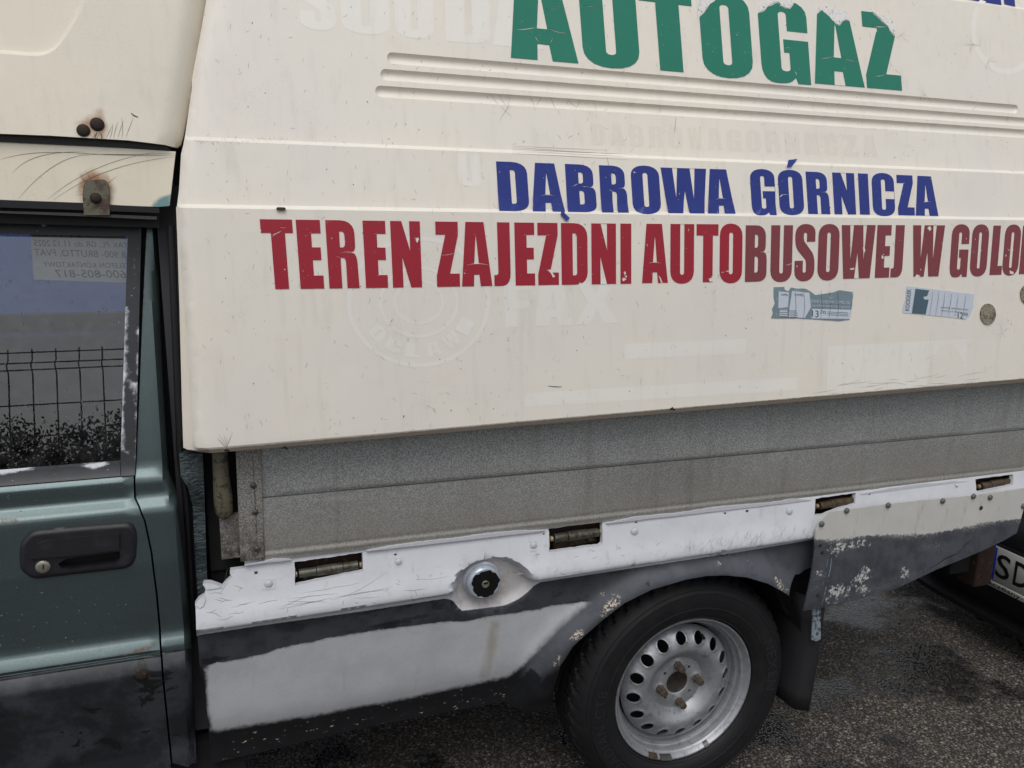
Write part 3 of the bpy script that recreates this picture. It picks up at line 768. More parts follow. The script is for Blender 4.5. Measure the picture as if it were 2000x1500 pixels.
def decal(name, poly, mat, off=-.0009, cuts=(), thick=.0008, yf=None, parent=None, holes=()):
    return sheet(name, poly, yf or canopy_y, mat, parent or canopy, step=None, dstep=.03, thick=thick, off=off, cuts=cuts, smooth=None, holes=holes)
decal('letter_accent', [(1540.6, 312.4), (1557.6, 310.2), (1546.4, 325.6), (1537.3, 326.4)], M['blue'], off=-.0035)
decal('letter_accent', [(1097, 411), (1103.5, 412.5), (1102, 415), (1113, 426), (1107, 432), (1095.3, 418.3)], M['blue'], off=-.0035)
green_xb = [(998, 1130), (1141, 1251.5), (1258, 1361), (1375, 1473), (1490, 1584.5), (1592, 1689), (1694, 1762)]
def gq(a, b, ch):
    q = []
    yb = lambda x: 112.5+.0844*(x-998)
    h = lambda x: 177-(x-998)*.0388
    for x in (a, b): q.append([x-.077*h(x), yb(x)-h(x)])
    q += [[b, yb(b)], [a, yb(a)]]
    if ch in 'OGC': q[0][1] -= 4; q[1][1] -= 4
    if ch in 'OGU': q[2][1] += 4; q[3][1] += 4
    return q
top_cut = lambda e, s: [jag([e[0], *e[1:-1], e[-1]], 1.3, 5, s, False) + [(e[-1][0]+25, e[-1][1]-70), (e[0][0]-25, e[0][1]-70)]]
gcut = {0: [sliver((1004, 57), (1051, 52), 1.1, 2, 1), sliver((1069, 53.5), (1116, 64), 1.0, 4, 2), sliver((1043, 68), (1054, 84), .7), sliver((1074, 85), (1081, 73), .7), sliver((1065, 18.5), (1105, 16.5), .6), blotch((1105, 18), 1.6, 4)],
 1: [sliver((1136, 10), (1178, 13), .7, 1, 3)], 2: [blotch((1281, 6), 1.2, 3)],
 3: top_cut([(1362, 44), (1366, 34), (1376, 24), (1386, 9), (1398, 0), (1406, -8)], 3),
 4: top_cut([(1478, 27), (1495, 21), (1500, 13), (1518, 5.5), (1523, 7), (1525, 12), (1534, 17), (1543, 17), (1551, 6), (1556, 2)], 4) + [sliver((1533, 94), (1545, 92), .7), sliver((1554, 137), (1556, 148), .9)],
 5: top_cut([(1592, 28), (1598, 25), (1606, 21), (1619, 31), (1629, 43), (1633, 48), (1640, 49), (1646, 42), (1651, 40), (1660, 41)], 5) + [sliver((1598, 113), (1630, 109), .8, 2), sliver((1644, 110), (1679, 119.5), .8, 3), sliver((1648, 138), (1652, 130), .6)],
 6: [jag([(1701, 22), (1709, 29), (1733, 52), (1739, 63), (1747, 70)], 1.1, 5, 6, False) + [(1775, 70), (1775, 0), (1701, 0)], sliver((1706, 52), (1734, 52), 1.1), sliver((1706, 149.5), (1733, 144), .8, 1), blotch((1712, 60), 2.4, 7)]}
for i, ch in enumerate('AUTOGAZ'): letter(ch, gq(*green_xb[i], ch), M['green'], cuts=gcut[i])
for s_, poly in enumerate(([(1364, 42), (1367, 32), (1376, 22), (1387, 8), (1399, -1), (1388, -6), (1366, -4), (1362, 18)],
    [(1482, 24), (1496, 18), (1500, 11), (1518, 3), (1524, 6), (1526, 11), (1535, 15), (1542, 15), (1550, 4), (1544, 0), (1515, -1), (1492, 4), (1483, 10)],
    [(1599, 14), (1603, 10), (1622, 13), (1650, 22), (1656, 26), (1658, 39), (1650, 38), (1645, 41), (1640, 47), (1633, 46), (1627, 40), (1616, 29), (1605, 19), (1600, 22)],
    [(1703, 22), (1725, 28), (1742, 38), (1749, 52), (1748, 67), (1740, 61), (1734, 50), (1710, 27)])):
    decal('torn_sticker_paper', jag(poly, .9, 3, 40+s_), M['paper_rest'], off=-.0012)
for poly in ([(1886, -2), (1892, -60), (1950, -60), (1956, 10), (1932, 6)], [(1962, 8), (1955, -60), (1976, -60), (1983, 13)]):
    decal('letter', poly, M['blue'])

# traces left by lettering that was taken off
def ghost(text, xs, yt, yb, slope, mat=None, dx=3.):
    for ch, (a, b) in zip(text, xs):
        q = [(a, yt+slope*(a-xs[0][0])), (b, yt+slope*(b-xs[0][0])), (b+dx, yb+slope*(b-xs[0][0])), (a+dx, yb+slope*(a-xs[0][0]))]
        letter(ch, q, mat or M['ghost'], off=-.00022, name='ghost_letter', thick=0)
ghost('SOUDA', [(583, 655), (664, 760), (770, 845), (868, 955), (960, 1060)], -46, 56, .085)
ghost('FAX', [(984, 1038), (1042, 1116), (1121, 1205)], 552, 640, -.04)
ghost('U', [(893, 938)], 300, 364, .03)
ghost('DABROWAGORNICZA', [(1152+k*38, 1152+k*38+28) for k in range(15)], 240, 282, .045, M['ghostd'])
def ringpoly(c, rx, ry, n=56, rot=0): return [(c[0]+rx*math.cos(2*math.pi*i/n), c[1]+ry*math.sin(2*math.pi*i/n)+rot*rx*math.cos(2*math.pi*i/n)) for i in range(n)]
for rx, ry, rx2, ry2 in ((140, 128, 132, 120), (78, 70, 72, 64), (50, 44, 44, 39)):
    decal('ghost_ring', ringpoly((818, 590), rx, ry), M['ghost'], off=-.0002, thick=0, holes=[ringpoly((818, 590), rx2, ry2)])
for i, ch in enumerate('OCLAWI'):
    t = R(140-22*i); c_ = (818+104*math.cos(t), 590+95*math.sin(t)); u_ = (math.sin(t), -math.cos(t)); d_ = (math.cos(t), math.sin(t))
    q = [(c_[0]+u_[0]*a*15-d_[0]*b*14, c_[1]+u_[1]*a*15-d_[1]*b*14) for a, b in ((-1, 1), (1, 1), (1, -1), (-1, -1))]
    letter(ch, q, M['ghost'], off=-.00028, name='ghost_letter', thick=0)
decal('ghost_ring', ringpoly((1962, 62), 66, 84, rot=.1), M['ghost'], off=-.0002, thick=0, holes=[ringpoly((1962, 62), 56, 72, rot=.1)])
for poly in ([(1025, 768), (1558, 737), (1556, 762), (1024, 795)], [(1618, 676), (1888, 662), (1886, 752), (1614, 766)], [(1220, 672), (1458, 662), (1456, 690), (1219, 702)]):
    decal('ghost_patch', jag(poly, .6, 14, 2), M['ghost'], off=-.00012, thick=0)

# stickers
s1 = jag([(1512, 561), (1532, 560), (1533, 566), (1540, 569), (1545, 562), (1575, 564), (1583, 569), (1592, 576), (1610, 574), (1628, 571), (1640, 567), (1655, 569), (1667, 570), (1664, 598), (1660, 624), (1640, 627), (1560, 622), (1506, 621), (1510, 612), (1508, 604), (1513, 592), (1511, 578)], .8, 5, 11)
st1 = decal('torn_sticker', s1, M['sticker_teal'], off=-.001); st1['label'] = 'torn faded advertising sticker with two packets'
for k, poly in enumerate(([(1521, 569), (1541, 571), (1539, 600), (1520, 602)], [(1547, 568), (1581, 572), (1584, 600), (1572, 621), (1541, 620), (1542, 600)], [(1586, 603), (1662, 605), (1660, 623), (1585, 622)], [(1523, 604), (1538, 604), (1538, 619), (1522, 618)])):
    decal('sticker_print', poly, M['sticker_pale'], off=-.0014-.0001*k, thick=0)
def stext(s, q, mat, off=-.0019, shear=0): textquad('sticker_text', s, q, canopy_y, mat, canopy, off=off, shear=shear)
stext('NOWA ODSŁONA CAMEL SSL', [(1580, 585), (1661, 588), (1661, 594), (1580, 591)], M['sticker_pale'])
stext('CUDOWNY MENTHOL Z KULKĄ', [(1583, 595), (1660, 597.5), (1660, 602.5), (1583, 600)], M['sticker_pale'])
stext('13', [(1586, 606), (1599, 606.5), (1599, 620), (1586, 619)], M['sticker_ink']); stext('70', [(1601, 606.5), (1613, 607), (1613, 613.5), (1601, 613)], M['sticker_ink'])
stext('CAMEL', [(1525, 573), (1540, 574), (1540, 578), (1525, 577)], M['sticker_ink']); stext('CAMEL', [(1552, 573), (1570, 574), (1570, 578.5), (1552, 577.5)], M['sticker_ink'])
L_ = [([(1523+a, 605+b), (1538+a, 605.5+b)], .0005) for a, b in ((0, 0), (0, 5), (0, 9), (0, 13), (18, 2), (20, 6), (20, 10), (20, 14))]
L_ += [([(x, 567), (x+2, 600), (x-1, 622)], .00045) for x in (1553, 1570, 1604, 1620, 1636)] + [([(1616, 609+3*i), (1657, 611+3*i)], .0004) for i in range(3)]
ribbons('sticker_creases', L_, canopy_y, M['sticker_ink'], canopy, -.0021)['kind'] = 'stuff'
s2 = jag([(1771, 559), (1800, 562), (1850, 568), (1903, 575), (1901, 600), (1894, 618), (1886, 624), (1850, 619), (1800, 614), (1763, 611), (1764, 600), (1768, 585)], .7, 5, 12)
st2 = decal('torn_sticker', s2, M['sticker_pale'], off=-.001); st2['label'] = 'torn pale advertising sticker with dark panel'
decal('sticker_print', [(1788, 564), (1815, 567), (1811, 578), (1803, 580), (1806, 585), (1814, 585), (1808, 614), (1781, 612)], M['sticker_dark'], off=-.0014, thick=0)
stext('KOCIOŁEK', [(1768, 606), (1772, 564), (1780, 565), (1776, 607)], M['sticker_dark'])
stext('NOWOŚĆ. LEKKI SPRĘŻ ORCH.', [(1838, 598), (1892, 603), (1892, 607), (1838, 602)], M['sticker_ink']); stext('ZAMÓW JUŻ TERAZ', [(1838, 605), (1876, 608), (1876, 611), (1838, 608)], M['sticker_ink'])
stext('12', [(1871, 609), (1881, 610), (1881, 622), (1871, 621)], M['sticker_ink']); stext('50', [(1882, 610), (1890, 611), (1890, 617), (1882, 616)], M['sticker_ink'])
ribbons('sticker_creases', [([(x, 563+(x-1780)*.12), (x-2, 590), (x-7, 618)], .0004) for x in (1822, 1834, 1846, 1859, 1872, 1887)], canopy_y, M['sticker_ink'], canopy, -.0021)['kind'] = 'stuff'
pl = decal('round_plug', ringpoly((1930.5, 613.5), 15, 20.5, 28), M['plug'], off=-.003, thick=.004); pl['label'] = 'dirty round plug in the canopy side'
decal('round_plug', ringpoly((2008, 575), 14, 19, 28), M['plug'], off=-.003, thick=.004)
decal('drain_slot', rp([(540, 404.5, 4, 3), (558, 405, 4, 3), (558, 411, 4, 3), (540, 410.5, 4, 3)]), M['rustdark'], off=-.0045, thick=.003)

# hairline cracks, scuffs and hairs in the gel coat
rr = random.Random(5)
def hair(x, y, L, ang, curl=.5, n=5):
    P = [(x, y)]; a = ang
    for i in range(n): a += rr.uniform(-curl, curl)/n*2; x += L/n*math.cos(a); y += L/n*math.sin(a); P.append((x, y))
    return P
HL = []; HD = []
def bot_y(x): return np.interp(x, [p[0] for p in bot_px], [p[1] for p in bot_px])
for i in range(820):
    x = rr.uniform(400, 1990); y = rr.uniform(5, 860)
    if y > bot_y(x)-8: continue
    HL.append((hair(x, y, rr.uniform(3, 13), rr.choice((0, 1))*rr.uniform(-.5, .5)+rr.choice((-1, 1))*rr.uniform(.8, 1.9), .8, 3), rr.uniform(.00012, .00032)))
for cx, cy in ((1900, 90), (1930, 118), (1757, 70), (1808, 185), (1958, 650), (1895, 88)):
    for k in range(6): HL.append((hair(cx, cy, rr.uniform(6, 22), rr.uniform(0, 6.28), .6, 4), .0002))
for k in range(9): x = 950+k*26+rr.uniform(-9, 9); HL.append((hair(x, 178+k*2, rr.uniform(20, 70), 1.5+rr.uniform(-.4, .4), .9, 5), .0003))
for k in range(6): HL.append((hair(1000, 285+k*3, 190+k*8, .05+rr.uniform(-.02, .02), .06, 8), .00028))
for k in range(70): x = rr.uniform(500, 560)+k*1.1; HL.append((hair(380+k*2.6, 270+rr.uniform(-3, 6), rr.uniform(4, 9), 1.3, .4, 3), .0002))
HD += [(hair(1070, 754, 28, .12, .2, 4), .0007), (hair(1185, 300, 50, 1.6, .4, 6), .0003), (hair(1320, 228, 34, 1.5, .4, 5), .0003), (hair(789, 811, 5, 1.8, .1, 2), .0009), (hair(1456, 640, 3, 1., .1, 2), .0008)]
for k in range(7): HL.append((hair(443, 876, rr.uniform(22, 60), -math.pi/2+rr.uniform(-.75, .55), .35, 5), .00026))
for x, y in ((1313, 799), (556, 888-13), (443, 880)): HD.append(([(x-5, y+1), (x, y-2), (x+5, y+2)], .0026))
for i in range(130):
    x, y = rr.uniform(420, 1990), rr.uniform(10, 840)
    if y < bot_y(x)-10: HD.append(([(x, y), (x+rr.uniform(-2, 2), y+rr.uniform(.5, 2.5))], rr.uniform(.0003, .0007)))
for k in range(26): x0 = rr.uniform(1560, 1900); HL.append((hair(x0, bot_y(x0)-rr.uniform(4, 30), rr.uniform(15, 60), -.12+rr.uniform(-.1, .1), .2, 4), .0003))
ribbons('hairline_scratches', HL, canopy_y, M['crackl'], canopy, -.0005)['kind'] = 'stuff'
ribbons('dark_cracks', HD, canopy_y, M['darkcrack'], canopy, -.0007)['kind'] = 'stuff'

# ---- cab fairing in front of the canopy
emb = rp([(-1000, 62), (0, 100), (58, 105), (92, 104, 28, 6), (116, 84, 14, 18), (148, 32), (166, -6), (205, -110), (230, -300), (-1000, -300)])
frx = [(352, 288), (362, 262), (375, 180), (389, 95), (404, 8), (420, -90), (432, -170)]
FRW = bp(frx, .06)
def fairing_y(X, Z):
    X = np.asarray(X, float); Z = np.asarray(Z, float)
    Y = .050+(Z-1.47)*ct(R(11)) + np.clip(Z-1.85, 0, 9)*1.2
    q = proj(np.c_[np.ravel(X), np.ravel(Y), np.ravel(Z)])
    e = np.reshape(sstep(sdist(q, emb), -3.5, 3.5), X.shape)
    Y = Y+.010*e
    d = np.interp(Z, FRW[:, 2], FRW[:, 0])-X
    Y = Y+.03*np.clip(1-d/.04, 0, 1)**2
    return Y
fo = [(-1000, 201), (0, 261), (100, 265), (250, 274), (322, 283), (338, 287)]+[(346, 288), (353, 283), (358, 266)]+frx[2:]+[(432, -240), (-1000, -240)]
eg = []
for a, b in zip(emb[1:-3], emb[2:-2]):
    nx, ny_ = a[1]-b[1], b[0]-a[0]; nl = math.hypot(nx, ny_)
    if nl < 1e-6: continue
    for p in dens([a, b], 5, False):
        for o_ in (-5, -3.5, -2, 0, 2, 3.5, 5): eg.append((p[0]+o_*nx/nl, p[1]+o_*ny_/nl))
EG = bp(eg, fairing_y); EG = np.c_[EG[:, 0], EG[:, 2]]
eg2 = np.array([(np.interp(z, FRW[:, 2], FRW[:, 0])-d, z) for z in np.arange(1.47, 1.85, .015) for d in (.004, .01, .016, .024, .032, .04)])
fairing = sheet('cab_fairing', fo, fairing_y, M['fairing'], truck, step=.02, thick=.06, grid2=np.vstack([EG, eg2]), sdf={'rust': [ringpoly((163, 249), 16, 18, 16), ringpoly((190, 234), 18, 20, 16), [(176, 255), (205, 255), (202, 276), (180, 274)]]}, smooth=60)
fairing['label'] = 'cream roof fairing with pressed recess and two rusty bolts'
box('fairing_body', (-1.15, .14, 1.50), (-.06, 1.5, 1.9), M['shell'], truck, .03)
def dome(name, c, r, h, mat, parent, yf, n=16, off=0.):
    P = bp([c], yf)[0]; V = []; F = []
    prof = [(1, 0), (1, .35), (.86, .72), (.5, .95), (.12, 1)]
    for a, b in prof:
        for k in range(n): t = 2*math.pi*k/n; V.append((P[0]+a*r*math.cos(t), P[1]+off-b*h, P[2]+a*r*math.sin(t)))
    for i in range(len(prof)-1):
        for k in range(n): F.append((i*n+k, i*n+(k+1) % n, (i+1)*n+(k+1) % n, (i+1)*n+k))
    F.append(tuple((len(prof)-1)*n+k for k in range(n)))
    return meshobj(name, V, F, mat, parent, 60)
dome('bolt', (163, 255), .0098, .006, M['bolt'], fairing, fairing_y); dome('bolt', (190, 243), .0105, .006, M['bolt'], fairing, fairing_y)
FC = [(hair(206+k*8, 272-k*.5, 28+k*3, -1.1-rr.uniform(0, .3), .3, 5), .00025) for k in range(6)] + [(hair(186+rr.uniform(-8, 14), 258, 15, 1.5+rr.uniform(-.5, .5), .4, 3), .00028) for k in range(8)] + [([(256, 221), (262, 226), (270, 229)], .0011)]
ribbons('hairline_cracks', FC, fairing_y, M['crack'], fairing, -.0006)['kind'] = 'stuff'

# rubber strip, gutter panel, bracket
sheet('roof_seal', [(-1000, 176), (0, 255), (322, 279), (330, 293), (0, 277), (-1000, 203)], lambda X, Z: .062+0*X, M['rubber'], truck, step=.03, thick=.02)
def gut_y(X, Z): return .055+(np.asarray(Z)-1.38)*ct(R(7))
go = [(-1000, 200), (0, 274), (100, 280), (200, 286.5), (343, 296), (338, 340), (331, 402), (309, 404), (213, 400), (160, 396), (0, 390), (-1000, 333)]
gutter = sheet('roof_edge_panel', go, gut_y, M['gutter'], truck, step=.02, thick=.012, sdf={'rust': [(152, 352), (160, 342), (185, 334), (208, 342), (222, 368), (216, 392), (160, 392)], 'green': [(292, 404), (300, 392), (318, 384), (336, 380), (334, 410), (300, 410)]})
gutter['label'] = 'cream strip above the door with arc-shaped cracks'
GC = []
def arc(p0, p1, p2, n=14):
    return [((1-t)**2*p0[0]+2*t*(1-t)*p1[0]+t*t*p2[0], (1-t)**2*p0[1]+2*t*(1-t)*p1[1]+t*t*p2[1]) for t in (i/(n-1) for i in range(n))]
for a, b, c in (((36, 388), (110, 300), (175, 303)), ((92, 390), (180, 315), (300, 298)), ((105, 390), (200, 320), (341, 306)), ((24, 338), (60, 292), (170, 297)), ((0, 312), (60, 290), (185, 301)), ((150, 301), (250, 302), (342, 300)), ((130, 297), (240, 306), (342, 303))): GC.append((arc(a, b, c), .0003))
for k in range(9):
    t = rr.uniform(-.5, 3.6); GC.append((hair(188+22*math.cos(t), 372-16*math.sin(t), rr.uniform(10, 32), -t+rr.uniform(-.3, .3), .3, 4), .00022))
ribbons('hairline_cracks', GC, gut_y, M['crack'], gutter, -.0006)['kind'] = 'stuff'
bo = rp([(163, 362, 3, 3), (168, 352, 4, 3), (203, 350, 4, 3), (212, 360, 4, 4), (214, 385), (214, 420, 3, 3), (164, 420, 3, 3), (161, 380)])
br = sheet('mounting_bracket', bo, lambda X, Z: gut_y(X, Z)-.007, M['bracket'], gutter, step=.01, thick=.012); br['label'] = 'rusty olive metal bracket with bolt'
dome('bracket_bolt', (187, 387), .0085, .006, M['bolt'], gutter, lambda X, Z: gut_y(X, Z)-.007)
sheet('drip_rail', [(-1000, 322), (0, 391), (160, 396), (310, 406), (312, 416), (150, 410), (0, 405), (-1000, 341)], .048, M['rubber'], truck, step=.03, thick=.02)
sheet('drip_rail_lip', [(-1000, 348), (0, 412), (150, 416), (306, 423), (306, 429), (150, 422), (0, 416), (-1000, 354)], .052, M['rivet'], truck, step=.03, thick=.01)
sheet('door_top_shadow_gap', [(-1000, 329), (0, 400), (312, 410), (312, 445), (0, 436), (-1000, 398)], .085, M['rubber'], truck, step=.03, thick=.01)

# ---- cab side
ZB = zof(130, 928, .045)
dz = [(130, 1500, .06), (130, 1470, .05), (130, 1372, .012), (130, 1342, .004), (130, 1308, .016), (130, 1303, .022), (130, 1297, .014), (130, 1268, .030), (130, 1255, .032), (130, 1120, .014), (130, 1020, .016), (130, 1008, .018), (130, 984, .036), (130, 955, .034), (130, 947, .035), (130, 934, .046), (130, 925, .050)]
cz = [zof(*p) for p in dz]; cy_ = [p[2] for p in dz]
LEAN = ct(R(10))
def cab_y(X, Z): return np.where(np.asarray(Z) > cz[-1], cy_[-1]+(np.asarray(Z)-cz[-1])*LEAN, np.interp(Z, cz, cy_))
def soft_cab(X, Z):
    return (cab_y(X, Z)*2+cab_y(X, np.asarray(Z)+.004)+cab_y(X, np.asarray(Z)-.004))/4
door_r = [(261, 929), (261.5, 972), (270, 990), (281, 1018), (294, 1080), (304, 1160), (311, 1250), (315, 1302), (321, 1370), (328, 1440), (333, 1490)]
DR = bp(door_r, soft_cab)
dout = [(p[0], p[2]) for p in DR]+[(DR[-1][0], .30), (-1.02, .30), (-1.02, DR[0][2])]
lz = lambda *a: [zof(130, y, .02) for y in a]
black_poly = [(-1000, 1424), (0, 1322), (130, 1306), (316, 1278), (340, 1270), (400, 1262), (400, 1700), (-1000, 1700)]
rust_poly = [[(228, 1282), (262, 1268), (292, 1262), (296, 1268), (262, 1278), (232, 1286)], ringpoly((308, 1250), 5, 7, 10), [(0, 1016), (40, 1014), (40, 1019), (0, 1020)], [(190, 1286), (210, 1283), (210, 1288), (190, 1290)]]
sdfd = {'sd_black': black_poly, 'sd_rust': rust_poly}
hole_px = [(98, 1122), (98, 1084), (246, 1064), (246, 1110)]
HW = bp(hole_px, soft_cab)
door = sheet('door', dout, soft_cab, M['door'], truck, holes=[[(p[0], p[2]) for p in HW]], step=.02, thick=.02, world=True, rows=sorted(set(round(z+d, 4) for z in cz for d in (-.004, 0, .004))), sdf=sdfd, smooth=30)
door['label'] = 'green metallic driver door with black lower half and flaking window frame'
pil = [(287, 434), (308, 431), (311, 560), (316, 720), (324, 880), (326, 922), (335, 950), (347, 985), (345, 1002), (350, 1040), (357, 1100), (366, 1180), (372, 1240), (373, 1262), (378, 1400), (384, 1490)]
pil += [(337, 1490), (332, 1440), (325, 1370), (319, 1302), (315, 1250), (308, 1160), (298, 1080), (285, 1018), (274, 990), (265.5, 972), (265, 929), (272, 780), (279, 600)]
def pil_y(X, Z):
    Y = soft_cab(X, Z); q = proj(np.c_[np.ravel(X), np.ravel(Y), np.ravel(Z)])
    e = np.interp(q[:, 1], [431, 560, 720, 880, 922, 950, 985, 1100, 1240, 1400], [308, 311, 316, 324, 326, 335, 347, 357, 372, 378])
    return Y + np.reshape(.02*np.clip(1-(e-q[:, 0])/14, 0, 1)**2, np.shape(Y))
pillar = sheet('rear_cab_pillar', pil, pil_y, M['pillar'], truck, step=.008, thick=.03, rows=[], sdf={'sd_black': black_poly, 'sd_rust': [[(286, 434), (289, 434), (283, 520), (281, 620), (278, 620), (280, 500)], ringpoly((280, 592), 4, 8, 10)]}, smooth=40)
# shut line and rear corner of the cab; black sheet also paints in gap shade
sheet('cab_corner_gap_shade', [(268, 405), (300, 260), (378, 262), (357, 405), (362, 880), (402, 889), (408, 1000), (440, 1200), (450, 1510), (250, 1510), (250, 925), (262, 900)], .15, M['rubber'], truck, step=.05, thick=.02)
tube('corner_seal', bp([(333, 440), (337, 520), (342, 640), (347, 760), (352, 890), (362, 960), (368, 1040), (374, 1140), (378, 1230)], .082), .006, M['rubber'], truck, 8)
us = [(350, 886), (396, 886), (399, 960), (402, 1060), (405, 1140), (390, 1190), (383, 1120), (379, 1040), (376, 985), (366, 950), (353, 930)]
def us_y(X, Z): return .062+.004*np.sin(np.asarray(Z)*55)+.03*np.clip((np.asarray(X)+.035)/.05, 0, 1)**2*0
sheet('cab_rear_flange', us, us_y, M['underseal'], truck, step=.012, thick=.02)
# window
wz0 = bp([(0, 915), (237, 903)], soft_cab)
glass_px = [(255, 452), (243, 910)]
GLW = bp([(258, 455), (240, 915)], lambda X, Z: soft_cab(X, Z)+.012)
gz1, gz0 = float(GLW[0][2])+.012, float(GLW[1][2])-.012
gy = lambda X, Z: cy_[-1]+(np.asarray(Z)-cz[-1])*LEAN+.012+0*np.asarray(X)
win = sheet('window_glass', [(GLW[1][0], gz0), (GLW[0][0], gz1), (-.80, gz1), (-.98, gz0)], gy, M['glass'], door, step=None, dstep=.2, thick=0, world=True, smooth=None)
fr_out = bp([(277, 431), (264, 926)], soft_cab); fr_in = bp([(250, 462), (236, 903)], soft_cab)
flk = [[(244, 600), (250, 600), (247, 700), (243, 800), (240, 880), (236, 885), (238, 780), (241, 690)], [(268, 640), (271, 640), (265, 830), (263, 900), (261, 900), (262, 800)], [(-40, 915), (60, 908), (70, 917), (0, 926), (-40, 928)], [(150, 907), (205, 903), (215, 908), (180, 915)], ringpoly((258, 520), 4, 26, 12), ringpoly((88, 438), 8, 3, 10)]
fz1, fz0, iz1, iz0 = fr_out[0][2], fr_out[1][2], fr_in[0][2], fr_in[1][2]
def bar(name, poly, off): return sheet(name, poly, soft_cab, M['frame'], door, step=.012, thick=.016, world=True, off=off, sdf={'sd_flake': flk})
X_ot, X_ob, X_it, X_ib = fr_out[0][0], fr_out[1][0], fr_in[0][0], fr_in[1][0]
bar('window_frame_post', [(X_ob, fz0), (X_ot, fz1), (X_it, iz1), (X_ib, iz0), (X_ib, fz0)], -.006)
bar('window_frame_top', [(X_ot, fz1), (-.80, fz1+.012), (-.82, iz1+.012), (X_it, iz1)], -.003)
bar('window_frame_sill', [(X_ib-.001, fz0), (X_ib-.001, iz0), (-.97, iz0), (-.99, fz0)], -.004)
bar('window_frame_post', [(-.99, fz0), (-.80, fz1+.012), (-.83, fz1+.012), (-1.03, fz0)], -.006)
# handle
hz = [(36, 1062, 9, 9), (58, 1036, 16, 8), (160, 1026, 30, 5), (258, 1019, 14, 10), (270, 1042, 5, 14), (268, 1098, 8, 16), (252, 1115, 14, 6), (60, 1137, 16, 8), (34, 1115, 8, 14)]
hy = lambda X, Z: soft_cab(X, Z)-.006
rec_px = [(112, 1100), (132, 1091), (232, 1078), (236, 1088), (228, 1100), (140, 1112), (120, 1110)]
def handle_y(X, Z):
    Y = np.full(np.shape(X), .008); q = proj(np.c_[np.ravel(X), np.ravel(Y), np.ravel(Z)])
    e = sdist(q, rp(hz)); Y = Y+np.reshape(.010*np.clip(1-e/12, 0, 1)**2, np.shape(Y))
    return Y
hp = rp(hz)
gpts = []
for x in np.arange(30, 276, 3):
    for y in np.arange(1016, 1140, 2.5): gpts.append((x, y))
GP = bp(gpts, .01); GP = np.c_[GP[:, 0], GP[:, 2]]
hd = sheet('door_handle', hp, handle_y, M['blackplastic'], door, holes=[rp([(112, 1101, 6, 4), (132, 1091), (233, 1077), (236, 1090, 5, 6), (226, 1101, 6, 3), (140, 1112), (120, 1111, 5, 2)])], step=.012, thick=.026, grid2=GP, smooth=50)
sheet('handle_recess', [(100, 1120), (100, 1086), (244, 1066), (244, 1106)], .030, M['black'], door, step=None, thick=.004); hd['label'] = 'black plastic flap door handle'
sheet('handle_flap', rp([(58, 1092), (62, 1074, 4, 4), (76, 1060, 8, 4), (150, 1050, 8, 3), (233, 1042), (233, 1074), (150, 1085)]), lambda X, Z: handle_y(X, Z)*0+.0035, M['blackplastic'], door, step=.02, thick=.006)
dome('door_lock', (84, 1107), .0115, .004, M['steel'], door, .008)
decal('keyhole', [(83, 1103), (85.4, 1103), (85.4, 1112), (83, 1112)], M['black'], off=0, yf=.0035, parent=door, thick=0)
dome('door_trim_screw', (277, 1317), .010, .003, M['rustdark'], door, soft_cab)
# drops of rain
DV = []; DF = []
for i in range(90):
    x, y = rr.uniform(0, 255), rr.choice((rr.uniform(940, 1000), rr.uniform(1140, 1290), rr.uniform(1150, 1300)))
    r_ = rr.choice((.0008, .0011, .0016, .0022))*rr.uniform(.7, 1.2); P = bp([(x, y)], soft_cab)[0]; b0 = len(DV); n = 8
    for a, h in ((1, 0), (.8, .4), (.35, .62)):
        for k in range(n): t = 2*math.pi*k/n; DV.append((P[0]+a*r_*math.cos(t), P[1]-h*r_*.8, P[2]+a*r_*1.15*math.sin(t)))
    for j in range(2):
        for k in range(n): DF.append((b0+j*n+k, b0+j*n+(k+1) % n, b0+(j+1)*n+(k+1) % n, b0+(j+1)*n+k))
    DF.append(tuple(b0+2*n+k for k in range(n)))
o = meshobj('raindrops', DV, DF, M['drop'], door, 60); o['kind'] = 'stuff'
DV = []; DF = []
for i in range(150):
    x, y = rr.uniform(0, 235), rr.choice((rr.uniform(500, 650), rr.uniform(760, 890), rr.uniform(800, 890)))
    if y > 700 and rr.random() > x/235+.1: continue
    r_ = rr.uniform(.0008, .0024); P = bp([(x, y)], gy)[0]; b0 = len(DV); n = 8
    for a, h in ((1, 0), (.8, .4), (.35, .62)):
        for k in range(n): t = 2*math.pi*k/n; DV.append((P[0]+a*r_*math.cos(t), P[1]-.0003-h*r_*.8, P[2]+a*r_*1.2*math.sin(t)))
    for j in range(2):
        for k in range(n): DF.append((b0+j*n+k, b0+j*n+(k+1) % n, b0+(j+1)*n+(k+1) % n, b0+(j+1)*n+k))
    DF.append(tuple(b0+2*n+k for k in range(n)))
o = meshobj('raindrops', DV, DF, M['drop'], door, 60); o['kind'] = 'stuff'

# cab shell: roof lining, far door with its window opening, seat, rear wall, front
boxes('cab_interior', [((-1.05, .09, 1.40), (-.06, 1.55, 1.46)), ((-1.05, 1.52, .35), (-.06, 1.57, .93)), ((-1.05, 1.50, 1.36), (-.06, 1.56, 1.40)), ((-.12, 1.48, .93), (-.06, 1.55, 1.40)), ((-1.02, .20, .33), (-.10, 1.45, .36))], M['interior'], truck)
boxes('cab_rear_wall', [((-.09, .11, .36), (-.05, 1.52, 1.40))], M['lining'], truck)
box('seat', (-.62, .22, .40), (-.12, 1.40, .62), M['seat'], truck, .05, 3)
box('seat_back', (-.24, .22, .58), (-.11, 1.40, 1.00), M['seat'], truck, .05, 3)
box('far_window_glass', (-1.02, 1.540, .93), (-.12, 1.543, 1.36), M['glass'], truck)
